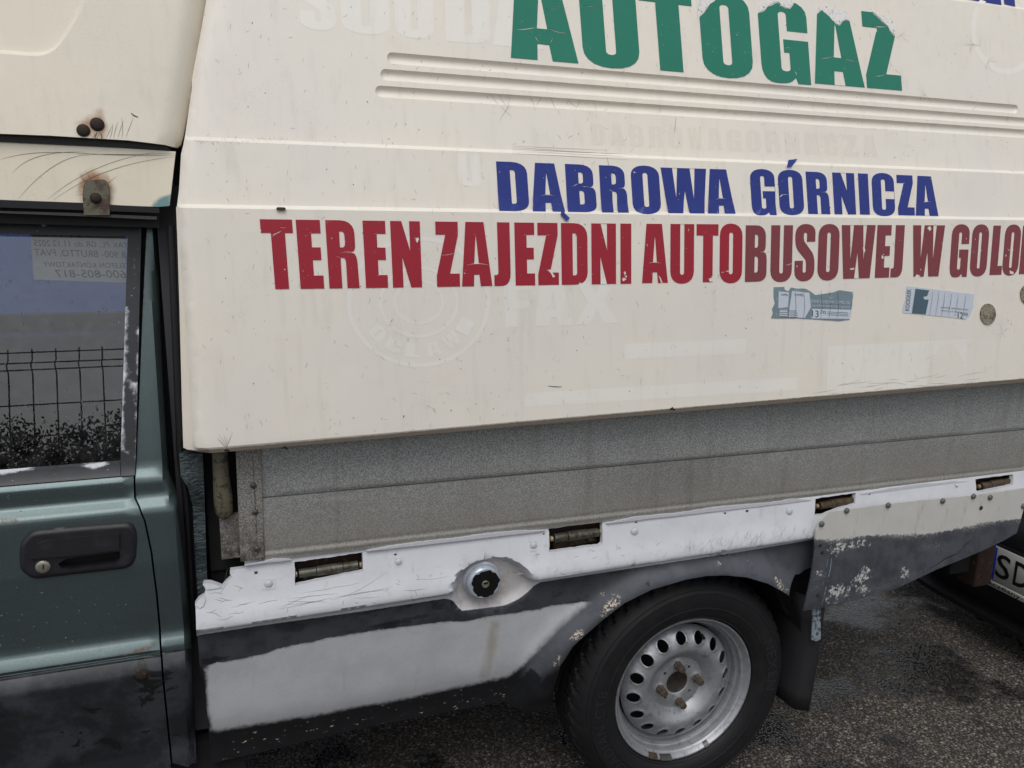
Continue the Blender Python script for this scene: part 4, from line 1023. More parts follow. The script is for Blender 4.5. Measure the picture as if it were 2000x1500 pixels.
# front end of the truck, out of frame to the left
box('front_body', (-2.45, .05, .30), (-1.03, 1.57, .93), M['doorplain'], truck, .06, 3)
fe = link('front_screen', bpy.data.meshes.new('front_screen'), M['vanglass'], truck)
fe.data.from_pydata([(-1.42, .16, .92), (-1.42, 1.46, .92), (-.99, 1.40, 1.43), (-.99, .20, 1.43)], [], [(0, 1, 2, 3)])
boxes('cab_floor', [((-1.05, .10, .26), (0, 1.52, .34))], M['void'], truck)

# ---- aluminium drop side
ALU_Y = .040
def alu_line(x, a, b): return a[1]+(b[1]-a[1])*(x-a[0])/(b[0]-a[0])
seamA, seamB = (515, 973), (2000, 840); lowA, lowB = (470, 1101), (2000, 925)
zs_ = float(np.mean(bp([seamA, (1250, alu_line(1250, seamA, seamB)), seamB], ALU_Y)[:, 2])); zl_ = float(np.mean(bp([lowA, (1250, alu_line(1250, lowA, lowB)), lowB], ALU_Y)[:, 2]))
xa = float(bp([(512, 980)], ALU_Y)[0][0])
drop = empty('drop_side', (1.0, ALU_Y, zl_)); drop.parent = truck; drop.matrix_parent_inverse = WORLD_INV['pickup_truck']
drop['label'] = 'weathered aluminium drop side below the canopy'
del drop['label']
# tilt of the photographed lines is kept by letting the boards follow them
def aluline(pa, pb):
    P = bp([pa, pb], ALU_Y); return lambda x: P[0][2]+(P[1][2]-P[0][2])*(x-P[0][0])/(P[1][0]-P[0][0])
zse, zlo = aluline(seamA, seamB), aluline(lowA, lowB)
XE = 2.02
def alu_y(X, Z):
    d = np.asarray(Z)-zlo(np.asarray(X))
    return ALU_Y - .0022*np.exp(-((d-.011)/.004)**2) + .0012*np.exp(-((d-.019)/.003)**2)
def alu_y1(X, Z):
    d = np.asarray(Z)-zse(np.asarray(X)); return ALU_Y + .004*np.exp(-(d/.004)**2)
xs_ = np.arange(xa, XE, .04)
b1 = sheet('side_board', [(xa, zse(xa)+.0008), (XE, zse(XE)+.0008), (XE, 1.0), (xa, 1.0)], alu_y1, M['alu'], drop, step=.3, thick=.02, world=True, grid2=np.array([(x, zse(x)+d) for x in xs_ for d in (.004, .008, .012)]))
b2 = sheet('side_board', [(xa, zlo(xa)+d) for d in (.031, .027, .024, .021, .018, .015, .012, .009, .006, .003, 0)]+[ (XE, zlo(XE)), (XE, zse(XE)-.0012), (xa, zse(xa)-.0012)], alu_y, M['alu'], drop, step=.3, thick=.02, world=True, grid2=np.array([(x, zlo(x)+d) for x in xs_ for d in (.003, .006, .009, .012, .015, .018, .021, .024, .027, .031)]))
sheet('board_back', [(xa-.02, zlo(xa)), (XE, zlo(XE)), (XE, 1.0), (xa-.02, 1.0)], ALU_Y+.012, M['void'], drop, step=None, thick=.01, world=True)
EP = bp([(460, 868), (508, 868), (516.5, 1093), (470, 1097)], ALU_Y-.004)
post = sheet('end_post', [(p[0], p[2]) for p in EP], ALU_Y-.004, M['alud'], drop, step=.03, thick=.03, world=True)
for p in ((495, 948), (498.5, 1000), (502.5, 1072)): dome('rivet', p, .0055, .004, M['rivet'], drop, ALU_Y-.004, 12)
ribbons('post_joint', [([(493, 890), (497, 960), (504, 1085)], .0005)], ALU_Y-.004, M['darkcrack'], drop, -.0005)
# latch between cab and box, bracket under it
P = bp([(429, 880), (432, 930), (436, 975), (438, 1000), (439, 1013)], .055)
tube('latch_handle', [tuple(p) for p in P], [.013, .014, .0165, .0155, .006], M['latch'], drop, 14)
sheet('latch_plate', [(428, 1010), (466, 1003), (470, 1088), (433, 1093)], .064, M['alud'], drop, step=.02, thick=.01)

# ---- bed side
arch_px = [(1076, 1378), (1083, 1340), (1094, 1302), (1118, 1264), (1136, 1247), (1176, 1212), (1220, 1178), (1272, 1152), (1340, 1132), (1380, 1125), (1420, 1124), (1460, 1128), (1500, 1140), (1526, 1154), (1541, 1163)]
ARCH = bp(arch_px, 0.0)[:, [0, 2]]
fill_px = rp([(880, 1150, 8, 30), (905, 1108, 34, 22), (968, 1084, 46, 8), (1022, 1100, 34, 20), (1048, 1138, 8, 22), (1020, 1172, 24, 16), (960, 1196, 40, 6), (898, 1194, 16, 8)])
def zr(X): return .622+.0075*(np.asarray(X)+.067)
_bd = [-.45, -.28, -.245, -.215, -.19, -.06, -.014, -.004, -.001, .004, .010, .022, .045, .062, .10, .25]
_by = [.10, .07, .056, .046, .042, .031, .029, .024, .008, .001, .000, .004, .020, .028, .044, .050]
def bed_flat(X, Z): return np.interp(np.asarray(Z)-zr(X), _bd, _by)
def bed_y(X, Z):
    X = np.asarray(X, float); Z = np.asarray(Z, float); d = Z-zr(X)
    Y = (np.interp(d, _bd, _by)*2+np.interp(d+.003, _bd, _by)+np.interp(d-.003, _bd, _by))/4
    pts = np.c_[np.ravel(X), np.ravel(Z)]
    a = np.reshape(segdist(pts, ARCH, False), X.shape)
    Y = Y-.034*np.exp(-(a/.042)**2)*sstep(-d, -.004, .03)
    q = proj(np.c_[pts[:, 0], np.ravel(Y), pts[:, 1]])
    e = np.reshape(sstep(sdist(q, fill_px), -3, 13), X.shape)
    return Y*(1-e)+(.046)*e
top_y = lambda x: alu_line(x, lowA, lowB)
bed_o = [(384, 1240), (383, 1215), (382, 1188), (381, 1180), (388, 1170), (399, 1163), (402, 1152), (396, 1142), (399, 1138), (412, 1138), (424, 1142), (434, 1146), (441, 1138), (448, 1131), (453, 1127), (449, 1120), (450, 1114), (478, 1110), (478, top_y(478)-9)]
bed_o += [(x, top_y(x)-9) for x in (700, 1000, 1300, 1600, 1900, 2010)] + [(2010, 1010), (1700, 1075), (1600, 1104), (1582, 1109), (1572, 1113), (1562, 1121), (1553, 1122), (1546, 1138), (1543, 1150)]
bed_o += [(x, y) for x, y in arch_px[::-1]] + [(1060, 1386), (1035, 1390), (1002, 1382), (985, 1370), (700, 1424), (412, 1492), (408, 1430), (400, 1340), (390, 1300), (386, 1246)]
hinges = [[(575, 1098), (708, 1079), (709, 1116), (577, 1144)], [(1072, 1033), (1177, 1018), (1177, 1062), (1172, 1066), (1073, 1079)], [(1592, 974), (1672, 962), (1671, 984), (1640, 994), (1612, 1006), (1590, 1008)], [(1905, 936), (1978, 926), (1978, 948), (1915, 962), (1907, 958)]]
white = [(360, 1243), (384, 1241), (500, 1223), (700, 1195), (874, 1168), (884, 1173), (892, 1182), (900, 1193), (935, 1189), (984, 1183), (1012, 1171), (1032, 1155), (1049, 1138), (1100, 1130), (1300, 1100), (1450, 1077), (1590, 1054), (2100, 975), (2100, 800), (360, 1000)]
rag = jag([(384, 1302), (402, 1301), (430, 1293), (470, 1287), (560, 1263), (640, 1246), (720, 1233), (870, 1213), (905, 1214), (960, 1202), (1000, 1197), (1060, 1188), (1068, 1182), (1100, 1180), (1150, 1174)], 2.2, 9, 5, False)
light = [(403, 1310)] + rag[2:] + [(1162, 1172), (1100, 1224), (1060, 1264), (1022, 1300), (988, 1322), (800, 1362), (600, 1399), (412, 1429), (406, 1380)]
grey = [(370, 1230), (1000, 1130), (1600, 1030), (1620, 1125), (1545, 1175), (1420, 1120), (1250, 1160)] + rag[::-1]
spray = [(1170, 1160), (1092, 1224), (1052, 1266), (1026, 1300), (1024, 1318), (1046, 1336), (1066, 1314), (1092, 1300), (1120, 1262), (1180, 1206), (1280, 1146), (1400, 1118), (1548, 1170), (1600, 1110), (1600, 1050), (1300, 1090)]
chip = [[(1086, 1300), (1110, 1262), (1150, 1224), (1190, 1190), (1236, 1166), (1246, 1150), (1200, 1158), (1150, 1192), (1106, 1236), (1078, 1290)], [(1470, 1112), (1500, 1126), (1545, 1168), (1541, 1140), (1510, 1116)], [(1400, 1090), (1412, 1090), (1412, 1118), (1400, 1118)]]
rock = [(430, 1446), (600, 1404), (800, 1366), (1000, 1328), (985, 1366), (700, 1420), (430, 1484)]
SMEAR = [[(1170, 1150), (1200, 1136), (1222, 1124), (1215, 1134), (1180, 1152)], [(1258, 1138), (1268, 1134), (1270, 1146), (1262, 1148)], [(1104, 1212), (1118, 1200), (1120, 1206), (1106, 1218)], [(1144, 1182), (1152, 1176), (1152, 1184)], [(500, 1270), (512, 1268), (512, 1275), (500, 1276)], [(522, 1266), (530, 1264), (530, 1270)],
  [(715, 1226), (760, 1214), (800, 1212), (790, 1224), (730, 1236)], [(386, 1290), (430, 1280), (455, 1280), (440, 1286), (400, 1302)], [(466, 1236), (484, 1230), (482, 1240)], [(880, 1168), (890, 1176), (888, 1188), (880, 1184)], [(1290, 1094), (1340, 1086), (1420, 1076), (1466, 1082), (1400, 1086), (1320, 1096)], [(1020, 1322), (1040, 1302), (1060, 1330), (1090, 1306), (1084, 1330), (1030, 1345)], [(640, 1240), (672, 1232), (668, 1242)]]
FLECK = [[(1176, 1188), (1196, 1172), (1212, 1170), (1214, 1180), (1196, 1190), (1180, 1196)], [(1172, 1196), (1184, 1192), (1186, 1204), (1176, 1206)], [(1112, 1244), (1130, 1230), (1142, 1232), (1134, 1246), (1116, 1252)], [(1196, 1164), (1202, 1162), (1202, 1170), (1197, 1170)], [(1166, 1164), (1180, 1150), (1182, 1158)], [(1398, 1096), (1406, 1094), (1406, 1104), (1399, 1106)], [(1510, 1126), (1530, 1142), (1542, 1160), (1536, 1160), (1520, 1146)], [(1082, 1294), (1096, 1280), (1092, 1300), (1084, 1306)], [(1460, 1098), (1468, 1096), (1466, 1106)]]
grid2 = []
for d in (-.10, -.08, -.03, -.018, -.012, -.006, -.003, 0, .0025, .005, .009, .014, .02, .028, .036, .045, .055):
    for x in np.arange(-.07, 1.30, .016): grid2.append((x, zr(x)+d))
fp = []
for k in range(0, 24):
    for s_ in (1.08, 1.02, .96, .9, .84, .78, .7, .6, .45):
        t = 2*math.pi*k/24; i = fill_px[int(k/24*len(fill_px))]; fp.append((963+(i[0]-963)*s_, 1141+(i[1]-1141)*s_))
FPW = bp(fp, bed_flat); ag = []
for (x, z) in dens([tuple(a) for a in ARCH], .02, False):
    c_ = np.array([.984, .27]); v_ = np.array([x, z])-c_; v_ /= np.linalg.norm(v_)
    for s_ in (.008, .016, .026, .038, .052, .07): ag.append((x+v_[0]*s_, z+v_[1]*s_))
bed = sheet('bed_side', bed_o, bed_y, M['bed'], truck, holes=[jag(h, 1.3, 7, 20+i) for i, h in enumerate(hinges)], step=.018, thick=.012, grid2=np.vstack([grid2, np.c_[FPW[:, 0], FPW[:, 2]], ag]), smooth=40,
            sdf={'sd_smear': SMEAR, 'sd_fleck': FLECK, 'sd_streak': [(962, 1216), (972, 1214), (966, 1262), (950, 1322), (940, 1324), (954, 1262)], 'sd_white': white, 'sd_light': light, 'sd_grey': grey, 'sd_spray': spray, 'sd_chip': chip, 'sd_rock': rock, 'sd_fill': fill_px, 'sd_rust': ringpoly((946, 1139), 42, 42, 24)})
bed['label'] = 'bed side in white, dark grey and pale grey patches of paint'
# thin painted lip over the foot of the boards
lip = []
for x in np.arange(478, 2006, 14): lip.append((x, top_y(x)+4.5+1.6*mnoise.noise(Vector((x*.02, 3, 0)))))
lipo = [(x, top_y(x)-1.5+4.5*mnoise.noise(Vector((x*.011, 0, 0)))+1.2*mnoise.noise(Vector((x*.09, 5, 0)))) for x in np.arange(478, 2006, 7)]
for a, b in ((478, 572), (712, 1068), (1182, 1588), (1680, 1900)):
    ta = lambda x: min(1, (x-a)/60, (b-x)/40)
    sheet('paint_lip', [(x, top_y(x)+4+(y-top_y(x)-4)*max(.05, ta(x))) for x, y in lipo if a <= x <= b] + [p for p in lip if a <= p[0] <= b][::-1], .0345, M['wbolt'], bed, step=None, thick=.008, smooth=None)
# hinges
def hinge(b, p0, p1, r, mat, pin, br_poly):
    P = bp([p0, p1], .044); a, c = P[0], P[1]
    t = c-a
    tube('hinge', [a+t*.03, a+t*.30], r*1.0, mat, bed, 14); tube('hinge_knuckle', [a+t*.31, a+t*.72], r*1.12, mat, bed, 14); tube('hinge', [a+t*.73, a+t*.97], r, mat, bed, 14)
    for e, s_ in ((a, -1), (c, 1)): tube('hinge_pin', [e-t*.0, e+t*s_*.05, e+t*s_*.065], [r*.62, r*.6, r*.35], pin, bed, 10)
    sheet('hinge_pocket', br_poly, .066, M['rustdark'], bed, step=.03, thick=.01)
def grow(poly, k):
    c = np.mean(poly, axis=0); return [tuple(c+(np.array(p)-c)*k) for p in poly]
hinge(bed, (580, 1121), (702, 1103), .0088, M['hinge'], M['brass'], grow(hinges[0], 1.25))
hinge(bed, (1079, 1052), (1170, 1039), .0098, M['hinge'], M['brass'], grow(hinges[1], 1.25))
hinge(bed, (1597, 988), (1671, 976), .0095, M['rustmetal'], M['brass'], grow(hinges[2], 1.25))
hinge(bed, (1913, 950), (1974, 939), .0095, M['rustmetal'], M['brass'], grow(hinges[3], 1.25))
for q in ([(588, 1127), (700, 1110), (700, 1114), (640, 1125), (590, 1133)], [(1080, 1061), (1163, 1049), (1166, 1057), (1082, 1072)]): sheet('hinge_leaf', q, .054, M['rustmetal'], bed, step=None, thick=.008)
dome('hinge_bolt', (677, 1118), .008, .005, M['rivet'], bed, .056); dome('hinge_bolt', (596, 1129), .004, .004, M['rivet'], bed, .05); dome('hinge_bolt', (1153, 1052), .0075, .005, M['rustmetal'], bed, .05)
# painted-over plates and bolts
for q in ([(512, 1131), (538, 1129), (537, 1150), (511, 1152)], [(770, 1089), (786, 1087), (787, 1105), (771, 1108)], [(1036, 1056), (1048, 1054), (1047, 1076), (1036, 1078)]): sheet('bolt_plate', q, lambda X, Z: bed_y(X, Z)-.0015, M['wbolt'], bed, step=None, thick=.003)
for c_, r_ in (((524.5, 1140), .0075), ((778, 1097), .0065), ((1042, 1065), .007), ((1239, 1038), .008), ((1541.5, 999), .008), ((1868, 948), .004)): dome('bolt', c_, r_, .005, M['wbolt'], bed, lambda X, Z: bed_y(X, Z)-.0012)
for c_, r_, s_ in (((500, 1118), 5, 1), ((772, 1083), 3, 2), ((1062, 1043), 2.4, 3), ((1243, 1020), 2.6, 4), ((1416, 1002), 2.6, 5), ((1459, 998), 3.4, 6), ((1698, 965), 3, 7)):
    decal('drilled_hole', blotch(c_, r_, s_, 8, 1.1, .8), M['black'], off=-.0006, yf=bed_y, parent=bed, thick=0)
BC = []
for k in range(14): BC.append((hair(rr.uniform(392, 470), rr.uniform(1130, 1215), rr.uniform(10, 34), rr.uniform(-1, .6), .9, 5), .00026))
for k in range(15): x = rr.uniform(430, 900); BC.append((hair(x, 1222-(x-384)*.145-rr.uniform(6, 34), rr.uniform(40, 130), -.15+rr.uniform(-.06, .06), .5, 10), rr.uniform(.00018, .0003)))
for k in range(90): x = rr.uniform(1330, 1588); BC.append((hair(x, alu_line(x, (384, 1241), (1590, 1054))-rr.uniform(2, 26), rr.uniform(8, 22), -1.2+rr.uniform(-.4, .4), .5, 4), .0002))
for k in range(40): x = rr.uniform(560, 1300); BC.append((hair(x, alu_line(x, (384, 1241), (1590, 1054))-rr.uniform(8, 60), rr.uniform(5, 14), rr.uniform(0, 6), .9, 3), .0003))
ribbons('hairline_cracks', BC, bed_y, M['crack'], bed, -.0006)['kind'] = 'stuff'
# peeled paint edge at the torn front corner
for poly in ([(399, 1139), (411, 1139), (423, 1143), (433, 1147), (420, 1150), (404, 1152), (400, 1145)], [(382, 1183), (388, 1171), (399, 1165), (401, 1172), (397, 1184), (390, 1188)]):
    sheet('paint_flake', jag(poly, .7, 4, 3), lambda X, Z: bed_y(X, Z)-.003, M['wbolt'], bed, step=None, thick=.002)
# filler cap
CX = bp([(946, 1139)], .02)[0]; cc = (CX[0], CX[2])
cap = lathe('filler_cap', [(.012, -.001), (.031, -.001), (.0345, .002), (.0362, .007), (.0362, .016), (.033, .02), (.033, .05)], cc, M['capwhite'], bed, 48, ybase=.018)
cap['label'] = 'round fuel cap, white paint worn to black in the middle'
capr = lambda t: .0286*(1+.035*math.sin(5*t+1)+.035*math.sin(11*t)+.04*math.sin(3*t)+.02*math.sin(17*t))
bl = [(cc[0]+capr(t)*math.cos(t)+.0015, cc[1]+capr(t)*math.sin(t)) for t in (2*math.pi*i/60 for i in range(60))]
sheet('cap_face', bl, .0165, M['capblack'], bed, step=None, thick=.003, world=True)
lathe('cap_lock', [(0.0005, -.0015), (.0068, -.0015), (.0078, 0), (.0078, .004)], (cc[0]+.001, cc[1]-.0005), M['steel'], bed, 24, ybase=.0150)
decal('cap_keyhole', [(944.5, 1138.5), (953, 1137), (953, 1140.5), (945, 1142)], M['black'], off=0, yf=.0130, parent=bed, thick=0)
lathe('filler_neck', [(.0365, .032), (.038, .036), (.040, .05), (.043, .06)], cc, M['wbolt'], bed, 40)

# ---- rear skirt plate
sk_o = [(1619, 1000), (1605, 1016), (1596, 1032), (1592, 1056), (1590, 1085), (1584, 1130), (1577, 1160), (1569, 1193), (1600, 1188), (1640, 1181), (1690, 1167), (1750, 1150), (1790, 1131), (1830, 1112), (1880, 1092), (1920, 1075), (1960, 1056), (1986, 1041), (1994, 1015), (2004, 975), (2006, 953), (1900, 968), (1740, 984)]
def sk_y(X, Z):
    d = np.asarray(Z)-.63; return -.010+.003*np.sin(np.asarray(X)*9)+np.clip(-d-.05, 0, 1)**2*1.2*0+.012*np.clip((.53-np.asarray(Z))/.1, 0, 1.5)**2
skc = jag([(1560, 1054), (1592, 1053), (1620, 1055), (1660, 1051), (1700, 1046), (1760, 1045), (1810, 1043), (1860, 1035), (1930, 1020), (2020, 1010)], 1.2, 8, 9, False)+[(2040, 900), (1560, 900)]
flake = [ringpoly((1642, 1066), 10, 9, 12), ringpoly((1668, 1064), 6, 8, 12), ringpoly((1690, 1057), 6, 4, 12), ringpoly((1630, 1077), 13, 5, 12), ringpoly((1601, 1121), 5, 5, 10), ringpoly((1640, 1154), 24, 9, 16), ringpoly((1690, 1118), 9, 8, 12), ringpoly((1682, 1134), 11, 9, 12), ringpoly((1686, 1150), 8, 8, 12), ringpoly((1766, 1120), 7, 9, 12), ringpoly((1625, 1172), 10, 4, 12)]
rub = [[(1640, 1180), (1760, 1140), (1850, 1098), (1790, 1118), (1700, 1148), (1640, 1166)], ringpoly((1590, 1140), 8, 12, 12), ringpoly((1820, 1065), 26, 8, 14)]
skirt = sheet('rear_skirt', sk_o, sk_y, M['skirt'], truck, step=.018, thick=.004, sdf={'sd_cream': skc, 'sd_flake': flake, 'sd_rub': rub}, smooth=40)
skirt['label'] = 'bolted rear skirt plate, cream above and flaking grey below'
for c_ in ((1604, 1023), (1653, 997), (1734, 986.5), (1840.5, 978), (1900.5, 969), (1933, 971), (1998, 988)): dome('bolt', c_, .007, .006, M['gbolt'], skirt, sk_y, 12)
for c_ in ((1602, 1065), (1605.5, 1079), (1597, 1162)): dome('rivet', c_, .0045, .002, M['rustdark'], skirt, sk_y, 10)
dome('rust_spot', (1916, 992), .006, .002, M['rustmetal'], skirt, sk_y, 10)
ribbons('scratches', [([(1625, 1084), (1622, 1110), (1613, 1150), (1605, 1182)], .0012), ([(1618, 1084), (1614, 1112), (1604, 1155)], .0007)], sk_y, M['strap'], skirt, -.0006)
ribbons('dents', [(jag([(1815, 1112), (1845, 1092), (1868, 1082), (1885, 1068)], 1.5, 8, 4, False), .0016), (jag([(1880, 1068), (1896, 1056)], 1, 5, 4, False), .001)], sk_y, M['darkcrack'], skirt, -.0006)
# ---- mud flap and its strap
X_f = float(bp([(1600, 1260)], .02)[0][0])
Vf = []
for z, dx in ((.46, .0), (.40, .0), (.30, -.004), (.205, -.010), (.165, -.014)):
    for y, ex in ((.015, 0), (.034, -.030), (.28, -.05)): Vf.append((X_f+dx+ex, y, z))
Ff = [(i*3+j, i*3+j+1, i*3+j+4, i*3+j+3) for i in range(4) for j in range(2)]
fl = meshobj('mud_flap', Vf, Ff, M['flap'], truck, 60); md = fl.modifiers.new('s', 'SOLIDIFY'); md.thickness = .006
sheet('flap_strap', jag([(1587, 1180), (1603, 1180), (1603, 1248), (1594, 1253), (1586, 1250)], .8, 8, 2), .012, M['strap'], truck, step=None, thick=.004)
sheet('rust_flake', jag([(1553, 1170), (1561, 1172), (1566, 1183), (1564, 1190), (1557, 1186)], 1, 4, 4), .09, M['strap'], truck, step=None, thick=.003)

sheet('inner_wing', [(1490, 1085), (1606, 1075), (1610, 1190), (1570, 1215), (1535, 1200)], .085, M['void'], truck, step=None, thick=.01)
# ---- wheels
HX, HZ, LY = .9843, .270, .050
def tyre_mesh(parent):
    prof = [(.1842, .075), (.1842, .052), (.1855, .0462), (.188, .0435), (.190, .0440), (.194, .0405), (.205, .0365), (.213, .0345), (.2135, .0335), (.2165, .0335), (.217, .0338), (.228, .0322), (.240, .0322), (.2475, .0332), (.248, .0322), (.251, .0326), (.2515, .0348), (.256, .0375), (.2565, .0368), (.259, .0382), (.2595, .0402), (.265, .0445), (.2705, .0500), (.276, .0565), (.281, .0640), (.2845, .0720), (.2855, .0790)]
    tread = [(.2862, .083), (.2795, .0835), (.2795, .0895), (.2868, .090), (.2875, .106), (.2800, .1065), (.2800, .1135), (.2876, .114)]
    half = prof+tread; yc = .1195
    full = half+[(r_, 2*yc-y) for r_, y in half[::-1]]
    n = 288; V = []; F = []
    for i, (r_, y) in enumerate(full):
        for k in range(n):
            t = 2*math.pi*k/n; q = r_
            ph = (k+ (y-.05)*120) % 6
            if .052 < y < .0815 or .052 < 2*yc-y < .0815:
                if ph < 1.4: q -= .008*min(1, abs(y-.05 if y < yc else 2*yc-y-.05)/.014)
            if (.0895 < y < .1065 or .0895 < 2*yc-y < .1065) and (k+3) % 8 < 1 : q -= .005
            z = HZ+q*math.sin(t); x = HX+q*math.cos(t)
            if z < .002: z = .002
            V.append((x, y, z))
    for i in range(len(full)-1):
        for k in range(n): F.append((i*n+k, (i+1)*n+k, (i+1)*n+(k+1) % n, i*n+(k+1) % n))
    o = meshobj('tyre', V, F, M['tyre'], parent, 32); return o
def disc_mesh(parent):
    dprof_r = [0, .029, .031, .045, .056, .066, .080, .094, .106, .118, .128, .138, .145]
    dprof_y = [.036, .036, .034, .034, .0355, .035, .021, .0125, .0120, .0165, .0235, .0325, .044]
    f = lambda r_: LY+np.interp(r_, dprof_r, dprof_y)
    nh = 16; holes = []
    for k in range(nh):
        t = 2*math.pi*k/nh+.06; c_ = (.1242*math.cos(t), .1242*math.sin(t))
        holes.append([(c_[0]+(.0140*math.cos(a)*math.cos(t)-.0128*math.sin(a)*math.sin(t)), c_[1]+(.0140*math.cos(a)*math.sin(t)+.0128*math.sin(a)*math.cos(t))) for a in (2*math.pi*i/20 for i in range(20))])
    for k in range(4): t = math.pi/2*k+R(50); holes.append([(.046*math.cos(t)+.0042*math.cos(a), .046*math.sin(t)+.0042*math.sin(a)) for a in (2*math.pi*i/10 for i in range(10))])
    outer = [(.145*math.cos(2*math.pi*i/120), .145*math.sin(2*math.pi*i/120)) for i in range(120)]
    hub = [(.0285*math.cos(2*math.pi*i/40), .0285*math.sin(2*math.pi*i/40)) for i in range(40)]
    ex = []
    for r_ in (.031, .036, .042, .049, .053, .057, .061, .066, .072, .078, .084, .089, .094, .099, .104, .109, .114, .119, .124, .129, .134, .139, .142):
        n = max(30, int(r_*2*math.pi/.005))
        for k in range(n): t = 2*math.pi*k/n; ex.append((r_*math.cos(t), r_*math.sin(t)))
    ex = np.array(ex); kp = np.ones(len(ex), bool)
    for h in holes: kp &= ~inside(ex, h) & (segdist(ex, h) > .0015)
    rims = []
    for h in holes[:nh]:
        c_ = np.mean(h, axis=0)
        for s_ in (1.14, 1.28): rims += [tuple(c_+(np.array(p)-c_)*s_) for p in h]
    pts, tr = tri2d([outer, hub]+holes, (), np.vstack([ex[kp], rims]))
    r_ = np.hypot(pts[:, 0], pts[:, 1]); Y = f(r_)
    for k in range(4):
        t = math.pi/2*k+R(6); d = np.hypot(pts[:, 0]-.049*math.cos(t), pts[:, 1]-.049*math.sin(t)); Y = Y-.0045*np.exp(-(d/.012)**4)
    for h in holes[:nh]:
        c_ = np.mean(h, axis=0); d = np.hypot(pts[:, 0]-c_[0], pts[:, 1]-c_[1]); Y = Y-.0022*np.exp(-((d-.0145)/.0024)**2)
    a, b, c = pts[tr[:, 0]], pts[tr[:, 1]], pts[tr[:, 2]]
    s_ = (b[:, 0]-a[:, 0])*(c[:, 1]-a[:, 1])-(b[:, 1]-a[:, 1])*(c[:, 0]-a[:, 0]); tr[s_ < 0] = tr[s_ < 0][:, ::-1]
    V = np.c_[HX+pts[:, 0], Y, HZ+pts[:, 1]]; F = [tuple(t) for t in tr]
    cnt = set((t[i], t[(i+1) % 3]) for t in F for i in range(3)); bd = [e for e in cnt if (e[1], e[0]) not in cnt]
    bv = {}; ext = []
    for e in bd:
        for i in e:
            if i not in bv: bv[i] = len(V)+len(ext); ext.append(V[i]+np.array([0, .004, 0]))
    V = np.vstack([V, ext]); F += [(b_, a_, bv[a_], bv[b_]) for a_, b_ in bd]
    return meshobj('wheel_disc', V, F, M['silver'], parent, 40)
def wheel():
    w_ = empty('wheel', (HX, LY, HZ)); w_.parent = truck; w_.matrix_parent_inverse = WORLD_INV['pickup_truck']
    ty = tyre_mesh(w_)
    lathe('rim', [(.1765, .008), (.1815, .003), (.1825, .0005), (.1815, -.001), (.1785, -.0005), (.1755, .003), (.1725, .009), (.1705, .0135), (.1685, .0150), (.1655, .0155), (.1645, .018), (.1640, .029), (.1615, .0305), (.1585, .0300), (.1570, .033), (.1560, .044), (.1500, .052), (.147, .056), (.1455, .07), (.145, .11), (.150, .125), (.1775, .135), (.1825, .139)], (HX, HZ), M['silver'], w_, 120, 30, LY)
    disc_mesh(w_)
    lathe('hub_cap', [(.0002, .043), (.02, .042), (.026, .039), (.0285, .037), (.0285, .06)], (HX, HZ), M['hub'], w_, 32, 40, LY)
    lathe('brake_drum', [(.0002, .075), (.142, .075), (.145, .09), (.145, .16)], (HX, HZ), M['void'], w_, 48, 40, LY)
    for k in range(4):
        t = math.pi/2*k+R(6); x, z = HX+.049*math.cos(t), HZ+.049*math.sin(t)
        V = []; F = []
        for r_, y in ((.0105, .033), (.0105, .026), (.0092, .025), (.0092, .008), (.0078, .006)):
            for j in range(6): a = math.pi/3*j+k; V.append((x+r_*math.cos(a), LY+y, z+r_*math.sin(a)))
        for i in range(4):
            for j in range(6): F.append((i*6+j, (i+1)*6+j, (i+1)*6+(j+1) % 6, i*6+(j+1) % 6))
        F.append(tuple(24+j for j in range(6))); meshobj('wheel_bolt', V, F, M['nut'], w_)
    vt = R(66)
    tube('valve_stem', [(HX+.136*math.cos(vt), LY+.05, HZ+.136*math.sin(vt)), (HX+.132*math.cos(vt), LY+.034, HZ+.132*math.sin(vt)), (HX+.128*math.cos(vt), LY+.014, HZ+.128*math.sin(vt))], [.005, .0042, .0036], M['rubber'], w_, 10)
    # balance weights clipped to the lip
    for a0, a1, mt in ((-108, -98, M['rivet']), (-119, -111, M['rustmetal']), (-68, -64, M['rivet'])):
        V = []; F = []
        for i in range(7):
            t = R(a0+(a1-a0)*i/6)
            for r_, y in ((.1845, -.001), (.1805, -.005), (.1735, -.001), (.171, .008)): V.append((HX+r_*math.cos(t), LY+y, HZ+r_*math.sin(t)))
        for i in range(6):
            for j in range(3): F.append((i*4+j, i*4+j+1, (i+1)*4+j+1, (i+1)*4+j))
        F += [(0, 1, 2, 3), (27, 26, 25, 24)]; meshobj('balance_weight', V, F, mt, w_, 50)
    # raised lettering on the sidewall
    for s_, mid, hgt, r0 in (('NEXEN', 9, .026, .2185), ('ROADIAN CT8', 199, .023, .2185), ('165/70R13C 88/86R', 110, .009, .222), ('TUBELESS  RADIAL', -62, .008, .224)):
        V2, F2 = textmesh(s_, 0, .0, 1.15); lo, hi = V2.min(0), V2.max(0); sc = hgt/(hi[1]-lo[1]); wid = (hi[0]-lo[0])*sc*1.08
        P = []
        for u, v in V2:
            r_ = r0+(v-lo[1])*sc; t = R(mid)+((hi[0]+lo[0])/2-u)*sc*1.08/(r0+hgt/2); P.append((HX+r_*math.cos(t), .0312, HZ+r_*math.sin(t)))
        meshobj('tyre_lettering', P, F2, M['tyreletter'], w_)
    return w_
w1 = wheel()
def dup(root, off, flip=False):
    r2 = root.copy(); COL.objects.link(r2)
    r2.location = Vector(root.location)+Vector(off)
    if flip: r2.scale = (1, -1, 1)
    for ch in list(root.children):
        c = ch.copy(); COL.objects.link(c); c.parent = r2
    return r2
